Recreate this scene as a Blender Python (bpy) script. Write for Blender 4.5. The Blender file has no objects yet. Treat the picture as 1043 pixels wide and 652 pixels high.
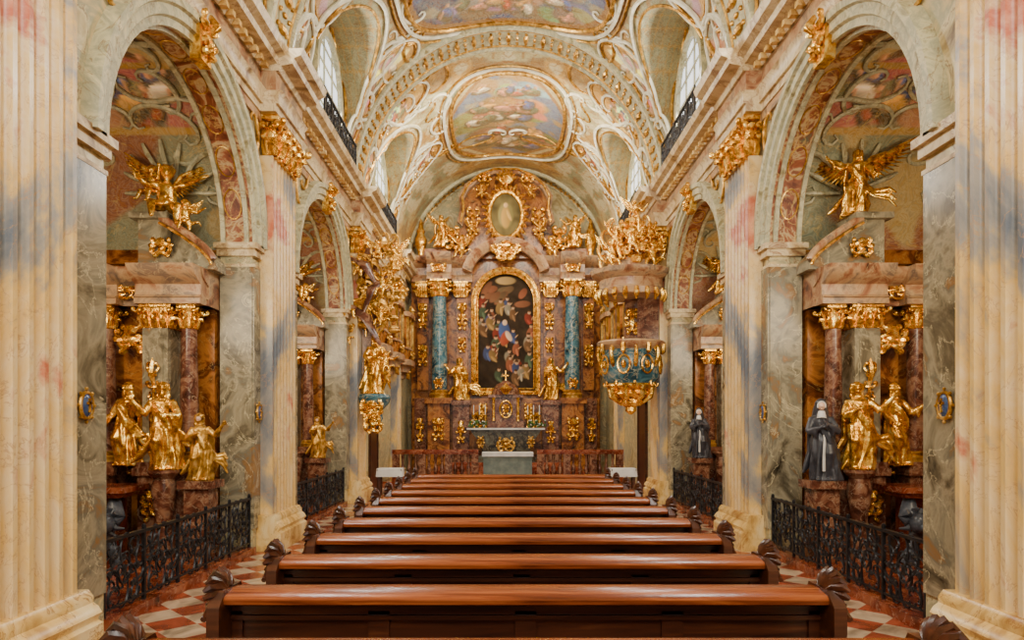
import bpy, bmesh, math, random
import numpy as np
from math import *
from mathutils import Vector, Matrix, Euler
S=bpy.context.scene; C=S.collection
RN=random.Random(7)
# ---------------------------------------------------------------- mesh builder
class M:
    def __init__(s): s.v=[]; s.f=[]
    def add(s,vs,fs,T=None):
        o=len(s.v)
        s.v+= [tuple(T@Vector(p)) for p in vs] if T is not None else [tuple(p) for p in vs]
        s.f+=[tuple(i+o for i in f) for f in fs]; return s
    def box(s,x0,x1,y0,y1,z0,z1,T=None):
        return s.add([(x0,y0,z0),(x1,y0,z0),(x1,y1,z0),(x0,y1,z0),(x0,y0,z1),(x1,y0,z1),(x1,y1,z1),(x0,y1,z1)],
          [(0,3,2,1),(4,5,6,7),(0,1,5,4),(1,2,6,5),(2,3,7,6),(3,0,4,7)],T)
    def loft(s,rings,cap=True,T=None,closed=True):
        n=len(rings[0]); vs=[p for r in rings for p in r]; fs=[]
        for i in range(len(rings)-1):
            for j in range(n if closed else n-1):
                k=(j+1)%n; fs.append((i*n+j,i*n+k,(i+1)*n+k,(i+1)*n+j))
        if cap and closed: fs.append(tuple(range(n))[::-1]); fs.append(tuple((len(rings)-1)*n+j for j in range(n)))
        return s.add(vs,fs,T)
    def lathe(s,prof,c=(0,0),n=20,T=None,sx=1,sy=1,ph=0):
        return s.loft([[(c[0]+r*sx*cos(2*pi*j/n+ph),c[1]+r*sy*sin(2*pi*j/n+ph),z) for j in range(n)] for r,z in prof],T=T)
    def tube(s,pts,r,n=6,T=None,flat=1.0):
        pts=[Vector(p) for p in pts]; N=len(pts)
        if not hasattr(r,'__len__'): r=[r]*N
        t0=(pts[1]-pts[0]).normalized(); u=t0.orthogonal().normalized(); rings=[]
        for i in range(N):
            t=(pts[min(i+1,N-1)]-pts[max(i-1,0)])
            if t.length<1e-9: t=t0
            t=t.normalized(); u=(u-t*u.dot(t)).normalized(); w=t.cross(u)
            rings.append([pts[i]+(u*cos(2*pi*j/n)+w*sin(2*pi*j/n)*flat)*r[i] for j in range(n)])
        return s.loft(rings,T=T)
    def ell(s,c,r,n=10,T=None,rot=None):
        if not hasattr(r,'__len__'): r=(r,r,r)
        Q=Matrix.Translation(Vector(c))@(Euler(rot).to_matrix().to_4x4() if rot else Matrix())
        if T is not None: Q=T@Q
        m=max(4,n//2+1)
        rg=[[(r[0]*sin(pi*i/m)*cos(2*pi*j/n),r[1]*sin(pi*i/m)*sin(2*pi*j/n),-r[2]*cos(pi*i/m)) for j in range(n)] for i in range(1,m)]
        vs=[p for q in rg for p in q]; k=len(rg); fs=[]
        for i in range(k-1):
            for j in range(n): fs.append((i*n+j,i*n+(j+1)%n,(i+1)*n+(j+1)%n,(i+1)*n+j))
        vs+=[(0,0,-r[2]),(0,0,r[2])]; a=k*n
        for j in range(n): fs.append((a,(j+1)%n,j)); fs.append((a+1,(k-1)*n+j,(k-1)*n+(j+1)%n))
        return s.add(vs,fs,Q)
    def prism(s,poly,a,b,ax='y',T=None):
        f={'x':lambda p,t:(t,p[0],p[1]),'y':lambda p,t:(p[0],t,p[1]),'z':lambda p,t:(p[0],p[1],t)}[ax]
        return s.loft([[f(p,a) for p in poly],[f(p,b) for p in poly]],T=T)
    def mir(s): s.v=[(-x,y,z) for x,y,z in s.v]; return s
def scr(kind,p0,p1,n=26,a=2.1):
    """C- or S-shaped scroll between two 2D points"""
    x=y=0.;h=0.;pts=[(0.,0.)];ds=2./n
    for i in range(n):
        q=-1+ds*(i+.5); k=a*(.7+7*abs(q)**3)
        if kind=='S' and q<0:k=-k
        if kind=='J' and q<0:k=.3*a
        h+=k*ds; x+=cos(h)*ds; y+=sin(h)*ds; pts.append((x,y))
    d=complex(*pts[-1])-0; t=(complex(*p1)-complex(*p0))/d
    return [((complex(*p)*t+complex(*p0)).real,(complex(*p)*t+complex(*p0)).imag) for p in pts]
def taper(n,r,e=.35): return [r*(e+(1-e)*sin(pi*(i+.0)/(n-1))) for i in range(n)]
# ---------------------------------------------------------------- materials
def nd(t,ty,**k):
    n=t.nodes.new(ty)
    for a,b in k.items():
        if a in n.inputs: n.inputs[a].default_value=b
        else: setattr(n,a,b)
    return n
def ramp(t,src,st,interp='LINEAR'):
    r=t.nodes.new('ShaderNodeValToRGB'); r.color_ramp.interpolation=interp; e=r.color_ramp.elements
    while len(e)<len(st): e.new(.5)
    for el,(p,c) in zip(e,st): el.position=p; el.color=(*c,1)
    t.links.new(src,r.inputs[0]); return r
def mat(name,st,scale=2,det=6,dist=1.,rough=.3,metal=0,vein=None,vs=2.5,vw=.03,bump=0,bs=20,stretch=(1,1,1),attr=False,attrmix=.0,emit=0,spec=.35,g=1.4):
    st=[(p,tuple(x**g*1.08 for x in c)) for p,c in st]; vein=tuple(x**g for x in vein) if vein else None
    m=bpy.data.materials.new(name); m.use_nodes=True; t=m.node_tree; L=t.links.new
    b=t.nodes['Principled BSDF']; b.inputs['Roughness'].default_value=rough; b.inputs['Metallic'].default_value=metal; b.inputs['Specular IOR Level'].default_value=spec
    tc=nd(t,'ShaderNodeTexCoord'); mp=nd(t,'ShaderNodeMapping'); mp.inputs['Scale'].default_value=stretch; L(tc.outputs['Object'],mp.inputs[0])
    no=nd(t,'ShaderNodeTexNoise',Scale=scale,Detail=det,Distortion=dist,Roughness=.6); L(mp.outputs[0],no.inputs['Vector'])
    r=ramp(t,no.outputs[0],st); col=r.outputs[0]
    if attr:
        at=nd(t,'ShaderNodeAttribute',attribute_name='Col'); mx=nd(t,'ShaderNodeMix',data_type='RGBA'); mx.inputs[0].default_value=attrmix
        L(at.outputs['Color'],mx.inputs[6]); L(col,mx.inputs[7]); col=mx.outputs[2]
    if vein:
        n2=nd(t,'ShaderNodeTexNoise',Scale=vs,Detail=7,Distortion=1.2,Roughness=.6); L(mp.outputs[0],n2.inputs['Vector'])
        r2=ramp(t,n2.outputs[0],[(.5-vw,(0,0,0)),(.5,(.8,.8,.8)),(.5+vw,(0,0,0))])
        mx=nd(t,'ShaderNodeMix',data_type='RGBA'); L(r2.outputs[0],mx.inputs[0]); L(col,mx.inputs[6]); mx.inputs[7].default_value=(*vein,1); col=mx.outputs[2]
    L(col,b.inputs['Base Color'])
    if bump:
        n3=nd(t,'ShaderNodeTexNoise',Scale=bs,Detail=4); L(tc.outputs['Object'],n3.inputs['Vector'])
        bu=nd(t,'ShaderNodeBump',Strength=bump,Distance=.02); L(n3.outputs[0],bu.inputs['Height']); L(bu.outputs[0],b.inputs['Normal'])
    if emit: L(col,b.inputs['Emission Color']); b.inputs['Emission Strength'].default_value=emit
    return m
GOLD=mat('gilding',[(.3,(.12,.04,.004)),(.45,(.58,.27,.025)),(.57,(1,.58,.1)),(.7,(1,.8,.34))],10,4,.5,.25,.8,bump=.3,bs=30,g=1)  # noise ramp paints pale yellow highlights and brown darks into the gold
DGOLD=mat('old_gilding',[(.3,(.12,.05,.01)),(.5,(.5,.26,.04)),(.7,(.9,.58,.17))],8,4,.5,.33,.7,bump=.3,bs=25,g=1)
PIER=mat('grey_brown_marble',[(.3,(.06,.05,.035)),(.4,(.22,.19,.13)),(.5,(.42,.37,.26)),(.57,(.26,.24,.18)),(.63,(.36,.22,.1)),(.75,(.5,.44,.3))],1.5,14,1.1,.22,vein=(.7,.62,.42),vs=1.6,vw=.01,g=1.35)
WALLM=mat('ochre_cream_marble',[(.3,(.24,.16,.07)),(.4,(.52,.42,.22)),(.48,(.7,.62,.4)),(.55,(.44,.42,.29)),(.62,(.68,.56,.32)),(.72,(.48,.27,.12))],1.5,14,1.1,.32,vein=(.28,.15,.07),vs=1.5,vw=.014)
PIL=mat('pink_yellow_marble',[(.34,(.25,.27,.3)),(.42,(.46,.42,.36)),(.47,(.78,.58,.26)),(.52,(.8,.66,.42)),(.565,(.62,.24,.15)),(.61,(.76,.45,.3)),(.68,(.76,.62,.36)),(.76,(.36,.36,.35))],.62,12,.5,.24,vein=(.62,.42,.25),vs=2.2,vw=.008,stretch=(1,1,.75),g=1.45)
YEL=mat('yellow_marble',[(.35,(.46,.27,.09)),(.5,(.78,.57,.25)),(.65,(.84,.7,.42))],2,12,.8,.25,vein=(.42,.2,.08),vw=.012)
PINK=mat('pink_brown_frieze_marble',[(.32,(.12,.06,.04)),(.42,(.4,.21,.12)),(.52,(.58,.41,.25)),(.6,(.3,.23,.18)),(.72,(.53,.36,.22))],2.2,14,1.,.28,vein=(.66,.52,.32),vw=.012)
CORN=mat('cream_cornice',[(.32,(.28,.18,.09)),(.42,(.6,.47,.27)),(.53,(.77,.66,.45)),(.64,(.5,.38,.25))],2.2,12,.9,.36,vein=(.35,.15,.08),vs=2,vw=.012)
BRN=mat('brown_marble',[(.3,(.04,.016,.006)),(.44,(.23,.09,.025)),(.54,(.48,.23,.07)),(.64,(.24,.11,.04)),(.76,(.56,.34,.12))],2.4,14,1.1,.24,vein=(.55,.36,.14),vs=2.5,vw=.01)
PURP=mat('plum_marble',[(.3,(.04,.02,.014)),(.5,(.22,.1,.065)),(.6,(.37,.22,.14)),(.75,(.19,.14,.12))],4.5,14,1.,.2,vein=(.52,.4,.28),vs=4,vw=.012)
BLUE=mat('blue_green_marble',[(.3,(.02,.05,.07)),(.45,(.07,.17,.21)),(.58,(.16,.29,.33)),(.7,(.36,.38,.34))],3,12,1.,.2,vein=(.6,.55,.4),vs=4)
DKGM=mat('dark_green_brown_marble',[(.3,(.03,.03,.025)),(.5,(.1,.08,.05)),(.65,(.2,.2,.15))],4,12,1.,.2,vein=(.4,.35,.25),vs=4,vw=.012)
REDM=mat('red_marble',[(.3,(.09,.018,.008)),(.5,(.3,.085,.04)),(.7,(.48,.22,.12))],3,12,.9,.18,vein=(.58,.38,.26),vs=4,vw=.012)
WOOD=mat('polished_brown_wood',[(.3,(.07,.014,.004)),(.5,(.22,.055,.014)),(.7,(.4,.13,.035))],3.5,8,.6,.24,stretch=(.35,6,6),bump=.08,spec=.45,g=1.12)
DWOOD=mat('dark_brown_wood',[(.3,(.016,.005,.003)),(.55,(.055,.015,.006)),(.75,(.12,.038,.014))],3,6,.6,.28,stretch=(.35,5,5),bump=.05,spec=.45,g=1)
IRON=mat('wrought_iron',[(.3,(.008,.008,.009)),(.7,(.03,.03,.033))],8,3,0,.4,.4,g=1)
FRS=[(.3,(.3,.15,.05)),(.36,(.68,.5,.22)),(.4,(.3,.31,.23)),(.44,(.78,.74,.55)),(.48,(.52,.34,.12)),(.52,(.78,.75,.56)),(.57,(.3,.36,.31)),(.62,(.7,.5,.22)),(.67,(.74,.7,.52)),(.74,(.32,.2,.1))]
CHAP=mat('chapel_fresco',FRS,3,3,1.8,.5,attr=True,attrmix=.28,vein=(.75,.6,.3),vs=1.6,vw=.01,g=1.6)
SOFF=mat('painted_soffit',[(.35,(.22,.08,.04)),(.48,(.42,.19,.1)),(.54,(.62,.5,.3)),(.6,(.36,.15,.08)),(.7,(.24,.23,.16))],3,5,1.4,.45,vein=(.68,.5,.22),vs=2.4,vw=.02,g=1.5)
WHITE=mat('white_linen',[(.3,(.58,.57,.54)),(.7,(.72,.71,.68))],4,3,0,.7)
GRN=mat('grey_green_cloth',[(.3,(.18,.22,.2)),(.7,(.3,.34,.3))],4,3,0,.7)
STUC=mat('cream_stucco',[(.34,(.4,.36,.22)),(.44,(.68,.64,.46)),(.54,(.5,.49,.37)),(.66,(.74,.69,.49))],3,12,.9,.42,vein=(.4,.28,.14),vs=2,vw=.012,g=1.6)
LSTUC=mat('pale_raised_stucco',[(.3,(.6,.57,.42)),(.6,(.82,.79,.66))],4,4,.5,.45,g=1.5)
FRE=mat('ceiling_fresco',FRS,3.6,4,2.2,.6,attr=True,attrmix=.38,vein=(.5,.28,.08),vs=2.4,vw=.012,g=1.9)
PAINT=mat('painted_canvas',[(.3,(.1,.05,.02)),(.7,(.3,.2,.1))],5,5,1,.75,attr=True,attrmix=.06,spec=.1)
GLASS=mat('daylit_glass',[(.3,(.75,.85,1)),(.7,(.9,.95,1))],1,2,0,.3,emit=1.0,g=1)
ENAM=mat('blue_enamel',[(.3,(.02,.04,.13)),(.7,(.08,.13,.25))],20,3,0,.2,g=1)
HABIT=mat('dark_grey_habit',[(.3,(.018,.018,.022)),(.6,(.05,.05,.058)),(.75,(.13,.13,.14))],5,4,.5,.3,g=1)
DKGL=mat('dark_window_glass',[(.3,(.03,.04,.035)),(.7,(.14,.15,.12))],3,3,0,.1,g=1)
SKIN=mat('flesh_painted_face',[(.3,(.58,.34,.22)),(.7,(.75,.5,.34))],5,3,0,.5,g=1)
GREYM=mat('dark_grey_marble',[(.3,(.02,.022,.03)),(.6,(.08,.09,.11)),(.75,(.2,.2,.2))],4,6,1,.25,g=1)
LEAF=mat('green_leaves',[(.3,(.015,.05,.008)),(.7,(.08,.17,.03))],9,3,0,.5,g=1)
def floormat():
    m=bpy.data.materials.new('stone_tiles'); m.use_nodes=True; t=m.node_tree; L=t.links.new; b=t.nodes['Principled BSDF']
    tc=nd(t,'ShaderNodeTexCoord'); mp=nd(t,'ShaderNodeMapping'); mp.inputs['Rotation'].default_value=(0,0,pi/4); L(tc.outputs['Object'],mp.inputs[0])
    ck=nd(t,'ShaderNodeTexChecker',Scale=2.9); ck.inputs['Color1'].default_value=(.52,.4,.27,1); ck.inputs['Color2'].default_value=(.33,.075,.035,1); L(mp.outputs[0],ck.inputs[0])
    no=nd(t,'ShaderNodeTexNoise',Scale=3.,Detail=10,Distortion=.8); L(tc.outputs['Object'],no.inputs[0]); r=ramp(t,no.outputs[0],[(.35,(.4,.36,.32)),(.6,(1.1,1.05,1))])
    mx=nd(t,'ShaderNodeMix',data_type='RGBA',blend_type='MULTIPLY'); mx.inputs[0].default_value=.9; L(ck.outputs[0],mx.inputs[6]); L(r.outputs[0],mx.inputs[7]); L(mx.outputs[2],b.inputs['Base Color'])
    b.inputs['Roughness'].default_value=.2; return m
FLOOR=floormat()
# ---------------------------------------------------------------- object helpers
def mesh_of(name,m,mats,ang=40):
    me=bpy.data.meshes.new(name); me.from_pydata([tuple(v) for v in m.v],[],m.f)
    bm=bmesh.new(); bm.from_mesh(me); bmesh.ops.recalc_face_normals(bm,faces=bm.faces); bm.to_mesh(me); bm.free()
    me.polygons.foreach_set('use_smooth',[True]*len(me.polygons)); me.set_sharp_from_angle(angle=radians(ang))
    me.materials.append(mats); return me
def props(o,label=None,cat=None,kind=None,group=None):
    if label:o['label']=label
    if cat:o['category']=cat
    if kind:o['kind']=kind
    if group:o['group']=group
def wl(o):
    p=Vector(o.location); q=o.parent
    while q: p+=q.location; q=q.parent
    return p
def mk(name,m,mt,parent=None,label=None,cat=None,kind=None,group=None,ang=40):
    if parent is not None: b=wl(parent)
    else:
        xs=[v[0] for v in m.v]; ys=[v[1] for v in m.v]; zs=[v[2] for v in m.v]
        b=Vector((0,0,0)) if kind=='structure' else Vector(((min(xs)+max(xs))/2,(min(ys)+max(ys))/2,min(zs)))
    m.v=[(v[0]-b[0],v[1]-b[1],v[2]-b[2]) for v in m.v]
    o=bpy.data.objects.new(name,mesh_of(name,m,mt,ang)); C.objects.link(o)
    if parent is not None: o.parent=parent
    else: o.location=b
    props(o,label,cat,kind,group); return o
def thing(name,loc,label,cat,group=None):
    o=bpy.data.objects.new(name,None); o.empty_display_size=.2; o.location=loc; C.objects.link(o); props(o,label,cat,None,group); return o
def dup(o,off=(0,0,0),parent=None):
    n=o.copy(); C.objects.link(n)
    if parent is not None: n.parent=parent
    else: n.location=Vector(o.location)+Vector(off)
    for c in [c for c in bpy.data.objects if c.parent==o]: dup(c,parent=n)
    return n
def st(name,m,mt,ang=40): return mk(name,m,mt,kind='structure',ang=ang)
tn=[0]
def trim(m,mt,ang=40): tn[0]+=1; return st('trim_%d'%tn[0],m,mt,ang)
def wav(a,b,s):
    r=np.random.RandomState(s); o=0*a
    for i in range(7):
        f=.8+i*.75; th=r.rand()*6.28; o=o+np.sin(f*(a*np.cos(th)+b*np.sin(th))+r.rand()*6.28+1.3*np.sin(.9*a+1.1*b+i))/(1+.5*i)
    return o/2.6
def mix(c,col,w): return c*(1-w[...,None])+np.array(col)*w[...,None]
def ss(x,a,b): t=np.clip((x-a)/(b-a),0,1); return t*t*(3-2*t)
def npmesh(name,vs,F,c,mt,g=1.35):
    me=bpy.data.meshes.new(name); me.from_pydata(vs.tolist(),[],F.tolist()); me.materials.append(mt)
    at=me.color_attributes.new('Col','FLOAT_COLOR','POINT'); cc=np.ones((len(vs),4)); cc[:,:3]=np.maximum(c.reshape(-1,3),0)**g*1.1; at.data.foreach_set('color',cc.ravel())
    me.polygons.foreach_set('use_smooth',[True]*len(me.polygons)); me.set_sharp_from_angle(angle=radians(25)); return me
def blob(c,A_,B_,x,y,rx,ry,a,col,mask=None):
    dx=A_-x; dy=B_-y; u=(dx*cos(a)+dy*sin(a))/rx; v=(-dx*sin(a)+dy*cos(a))/ry; d=np.sqrt(u*u+v*v); k=ss(-d,-1.12,-.8)
    if mask is not None: k=k*mask
    sh=np.clip(1.1-.3*u,.55,1.45)[...,None]; return c*(1-k[...,None])+np.array(col)*sh*k[...,None]
def figs(c,A_,B_,cx,cy,w,h,n,sd,mask,sc=.2,up=-1,cloud=(.5,.36,.2)):
    """loosely painted groups of clouds and draped figures"""
    rn=random.Random(sd); RC=[(.6,.16,.08),(.14,.22,.45),(.75,.5,.18),(.82,.74,.6),(.26,.3,.2),(.7,.4,.3)]
    for i in range(n):
        x=cx+(rn.random()*2-1)*w; y=cy+(rn.random()*2-1)*h; c=blob(c,A_,B_,x,y,sc*(1.2+rn.random()),sc*(.7+rn.random()*.5),rn.random()-.5,tuple(q*(.6+.8*rn.random()) for q in cloud),mask)
    for i in range(n):
        x=cx+(rn.random()*2-1)*w*.85; y=cy+(rn.random()*2-1)*h*.85; a=rn.random()*3; col=RC[i%6]
        c=blob(c,A_,B_,x+.1*sc,y+.15*sc,sc*.6,sc*1.05,a,(.14,.08,.04),mask); c=blob(c,A_,B_,x,y,sc*.45,sc*.85,a,col,mask); c=blob(c,A_,B_,x+.1*sc,y-.2*sc,sc*.2,sc*.6,a+.6,tuple(q*1.5 for q in col),mask)
        c=blob(c,A_,B_,x+sin(a)*-.2*sc,y+up*.95*sc,sc*.24,sc*.26,0,(.8,.52,.34),mask); c=blob(c,A_,B_,x+.5*sc,y,sc*.5,sc*.12,a+1,(.78,.5,.33),mask)
    return c
WX=3.65; OPEN=[(6.1,9.7),(11.72,15.35)]; SPR=4.35; Y1=25.3; Y0=-3
# ---------------------------------------------------------------- shell
m=M(); m.box(-6.5,6.5,Y0,Y1,-.1,0); st('floor',m,FLOOR)
for sg,sd in ((-1,'left'),(1,'right')):
    m=M(); sf=M(); av=M(); imp=M(); chw=M(); step=M(); orr=M(); rng=M(); CV=[];CF=[];CC=[];no_=0
    ys=[Y0]+[y for o in OPEN for y in o]+[Y1]
    for a,b in zip(ys[::2],ys[1::2]):
        m.box(-4.1,-WX,a,b,0,7.25)
        imp.box(-4.14,-WX+.05,a-.04 if a>0 else a,b+.04,4.2,4.3); imp.box(-4.17,-WX+.09,a-.08 if a>0 else a,b+.08,4.3,4.38)
        imp.box(-4.12,-WX+.03,a-.02 if a>0 else a,b+.02,4.05,4.09)
    for oi,(a,b) in enumerate(OPEN):
        yc=(a+b)/2; r=(b-a)/2; N=32
        P=[(yc-r*cos(pi*i/N),SPR+r*sin(pi*i/N)) for i in range(N+1)]
        for i in range(N):
            (p,q),(u,w)=P[i],P[i+1]
            m.add([(-WX,p,q),(-WX,u,w),(-WX,u,7.25),(-WX,p,7.25)],[(0,1,2,3)])
            m.add([(-4.1,p,q),(-4.1,u,w),(-4.1,u,7.25),(-4.1,p,7.25)],[(0,1,2,3)])
            sf.add([(-WX,p,q),(-WX,u,w),(-4.1,u,w),(-4.1,p,q)],[(0,1,2,3)])
        prof=[(r-.0,.0),(r-.0,.05),(r+.08,.05),(r+.1,.09),(r+.2,.09),(r+.22,.13),(r+.3,.13),(r+.34,.0)]
        av.loft([[(-WX+x,yc-rr*cos(pi*i/N),SPR+rr*sin(pi*i/N)) for rr,x in prof] for i in range(N+1)])
        for x0 in (-.04,-.37):
            prof=[(r-.0,x0),(r-.04,x0),(r-.04,x0-.06),(r,x0-.06)]
            av.loft([[(-WX+x,yc-rr*cos(pi*i/N),SPR+rr*sin(pi*i/N)) for rr,x in prof] for i in range(N+1)])
        for k in range(1,10):
            t=pi*k/10; cy,cz=yc-(r-.01)*cos(t),SPR+(r-.01)*sin(t)
            rng.tube([(-3.89+.12*cos(q),cy+.2*sin(q)*sin(t),cz+.2*sin(q)*cos(t)) for q in [2*pi*j/14 for j in range(15)]],.012,5)
        A,B=a-.35,b+.35; r2=(B-A)/2
        chw.box(-6.4,-6.3,A,B,0,SPR+r2); chw.box(-6.4,-4.1,B,B+.1,0,SPR); chw.box(-6.4,-4.1,A-.1,A,0,SPR)
        nx,nc=60,200; xx,cc_=np.meshgrid(np.linspace(-6.3,-4.1,nx),np.linspace(0,pi,nc))
        arc=(cc_-pi/2)*r2; col=np.zeros(xx.shape+(3,))+np.array((.38,.39,.28)); col=mix(col,(.48,.19,.1),ss(wav(xx*1.5,arc*1.5,3+oi+sg),0,.3)); col=mix(col,(.66,.52,.27),ss(wav(xx*2,arc*2,13+oi+sg),.1,.3))
        fan=np.sin(14*np.arctan2(arc-.2,xx+5.2)); dd=np.hypot(arc-.4,(xx+5.2)*.9); col=mix(col,(.72,.6,.34),((dd<.75)&(fan>0))*.9); col=mix(col,(.28,.12,.06),((dd<.75)&(fan<=0))*.9)
        col=figs(col,xx,arc,-5.2,1.15,.8,.35,10,5+oi,None,.25); col=figs(col,xx,arc,-5.2,-1.2,.8,.6,9,15+oi,None,.22)
        for e in (.8,1.72): col=mix(col,(.66,.46,.16),(np.abs(arc-e)<.045).astype(float))
        vs=np.stack([xx*(-1 if sg>0 else 1),yc-(r2+.01)*np.cos(cc_),SPR+(r2+.01)*np.sin(cc_)],-1).reshape(-1,3); idx=np.arange(nx*nc).reshape(nc,nx)
        CV.append(vs); CF.append(np.stack([idx[:-1,:-1],idx[:-1,1:],idx[1:,1:],idx[1:,:-1]],-1).reshape(-1,4)+no_); CC.append(col.reshape(-1,3)); no_+=nx*nc
        def onc(x,e,d=.02): return (x,yc+(r2-d)*sin(e/r2),SPR+(r2-d)*cos(e/r2))
        for k in range(9):
            t=pi*k/8; orr.tube([onc(-4.85+.12*cos(t),2.55-.1*sin(t)),onc(-4.85+.55*cos(t),2.55-.6*sin(t),.08),onc(-4.85+.68*cos(t),2.55-.74*sin(t),.03)],[.02,.035,.02],6)
        for f in (1,-1):
            for (k_,p0,p1) in (('S',(.2,.95),(.95,1.5)),('C',(.85,1.7),(.95,2.5)),('C',(.15,1.65),(.7,1.75)),('S',(.15,.1),(.9,.7)),('C',(.2,-.3),(.9,-.2)),('S',(.2,-.6),(.9,-1.3)),('C',(.4,1.0),(.6,1.35)),('S',(.5,2.0),(1.0,2.1)),('C',(.3,.5),(.6,.75))):
                q=scr(k_,p0,p1,20); orr.tube([onc(-5.15+f*u,v) for u,v in q],taper(21,.035),6)
        for z in (SPR-.2,): chw.box(-6.3,-4.1,B-.12,B,z,z+.2); chw.box(-6.3,-6.2,A,B,z,z+.2)
        step.box(-6.3,-3.6,a-.0,b,0,.1)
    if sg>0:
        for q in (m,sf,av,imp,chw,step,orr,rng): q.mir()
    st('wall_'+sd,m,WALLM); st('wall_chapel_'+sd,chw,BRN)
    o=bpy.data.objects.new('ceiling_chapel_'+sd,npmesh('chc',np.concatenate(CV),np.concatenate(CF),np.concatenate(CC),CHAP,1.7)); C.objects.link(o); props(o,kind='structure')
    trim(sf,SOFF); trim(av,STUC); trim(imp,CORN); trim(step,REDM); trim(orr,STUC); trim(rng,DGOLD)
    m=M()
    for a,b in ((5.42,6.1),(9.7,9.95),(11.1,11.72),(15.35,15.7)): m.box(-WX-.0,-WX+.025,a+.0,b,0.35,4.05)
    for a,b in OPEN: m.box(-4.1,-WX,b-.02,b+.0,.35,4.05); m.box(-4.1,-WX,a,a+.02,.35,4.05)
    if sg>0:m.mir()
    trim(m,PIER)
    prA=[(0,6.32),(.06,6.32),(.06,6.43),(.1,6.43),(.1,6.56),(.15,6.62),(.0,6.62)]
    prF=[(0,6.62),(.06,6.62),(.06,6.9),(0,6.9)]
    prC=[(0,6.9),(.1,6.9),(.14,6.97),(.3,7.0),(.32,7.08),(.42,7.12),(.46,7.22),(0,7.22)]
    PY=[(4.2,5.4),(9.95,11.05),(15.7,16.7),(21.4,22.3)]
    for pr,mt in ((prA,CORN),(prF,PINK),(prC,CORN)):
        m=M(); m.prism([(-WX+d,z) for d,z in pr],Y0,Y1)
        for a,b in PY: m.prism([(-WX+d+(.22 if d>0 else 0),z+(.001)) for d,z in pr],a-.1,b+.1)
        if sg>0:m.mir()
        trim(m,mt)
    m=M(); y=3.5
    while y<Y1: m.box(-WX+.08,-WX+.2,y,y+.09,6.9,6.975); y+=.2
    if sg>0:m.mir()
    trim(m,YEL)
    m=M(); m.box(-WX,-WX+.04,Y0,Y1,6.2,6.32)
    if sg>0:m.mir()
    trim(m,PINK)
    m=M()
    for a,b in OPEN:
        yc=(a+b)/2
        for f in (-1,1):
            for (k_,p0,p1) in (('C',(1.65,5.75),(1.75,6.1)),('S',(1.0,6.2),(1.5,6.05))): m.tube([(-WX+.03,yc+f*u,v) for u,v in scr(k_,p0,p1,20)],taper(21,.03),5)
    if sg>0:m.mir()
    trim(m,DGOLD)
m=M(); m.box(-4,4,Y1,Y1+.1,0,11.5); st('wall_far',m,WALLM)
# ---------------------------------------------------------------- capital / column
def leaf(m,x,y,z,dx,dy,h,w):
    L=hypot(dx,dy) or 1; dx/=L;dy/=L
    pts=[(x,y,z),(x+dx*.12*h,y+dy*.12*h,z+h*.45),(x+dx*.25*h,y+dy*.25*h,z+h*.85),(x+dx*.6*h,y+dy*.6*h,z+h*.95),(x+dx*.66*h,y+dy*.66*h,z+h*.75)]
    m.tube(pts,[w*.8,w,w*.85,w*.6,w*.25],6)
def capital(m,x,y,z0,z1,wx,wy,round_=False):
    h=z1-z0
    if round_: m.lathe([(wx*.95,z0),(wx*1.05,z0+h*.04),(wx*.9,z0+h*.1),(wx*.95,z0+h*.6),(wx*1.2,z0+h*.85)],(x,y),14)
    else: m.box(x-wx*.95,x+wx*.95,y-wy*.95,y+wy*.95,z0,z0+h*.86)
    pos=[]
    if round_:
        for i in range(8): a=2*pi*i/8; pos.append((x+wx*cos(a),y+wx*sin(a),cos(a),sin(a)))
    else:
        for i in range(4):
            f=-1+2*(i+.5)/4; pos+=[(x-wx,y+f*wy,-1,0),(x+wx,y+f*wy,1,0)]
        for i in range(max(2,int(4*wx/wy))):
            n=max(2,int(4*wx/wy)); f=-1+2*(i+.5)/n; pos+=[(x+f*wx,y-wy,0,-1)]
    lw=.2*min(wy,.35)+.01
    for k,(a,b,c,d) in enumerate(pos):
        leaf(m,a,b,z0+h*.04,c,d,h*.42,lw); leaf(m,a,b,z0+h*.3,c,d,h*.4,lw*.8)
    for sx in (-1,1):
        for sy in (-1,1):
            cx,cy=x+sx*wx*1.15,y+sy*wy*1.05
            pts=scr('J',(0,0),(.0+h*.3,h*.05),18)
            q=[(cx+sx*(p[0]-h*.12),cy+sy*(p[0]-h*.12),z0+h*.72+p[1]) for p in pts]
            m.tube(q,h*.055,6); m.ell((cx,cy,z0+h*.74),(h*.14,h*.14,h*.14),8)
    m.box(x-wx*1.25,x+wx*1.25,y-wy*1.12,y+wy*1.12,z0+h*.88,z1)
def baseprof(r,z,h): return [(r*1.35,z),(r*1.35,z+h*.3),(r*1.42,z+h*.4),(r*1.3,z+h*.55),(r*1.12,z+h*.65),(r*1.22,z+h*.8),(r*1.02,z+h)]
def column(par,x,y,r,z0,z1,shaft,cap=.45,bh=.25):
    m=M(); m.lathe(baseprof(r,z0,bh),(x,y),20); mk('column_base',m,DGOLD,par)
    m=M(); m.lathe([(r,z0+bh),(r*1.01,z0+bh+(z1-z0)*.3),(r*.86,z1-cap)],(x,y),24); mk('column_shaft',m,shaft,par)
    m=M(); capital(m,x,y,z1-cap,z1,r*.9,r*.9,True); mk('column_capital',m,GOLD,par)
PG='fluted marble pilasters along the nave'
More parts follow.
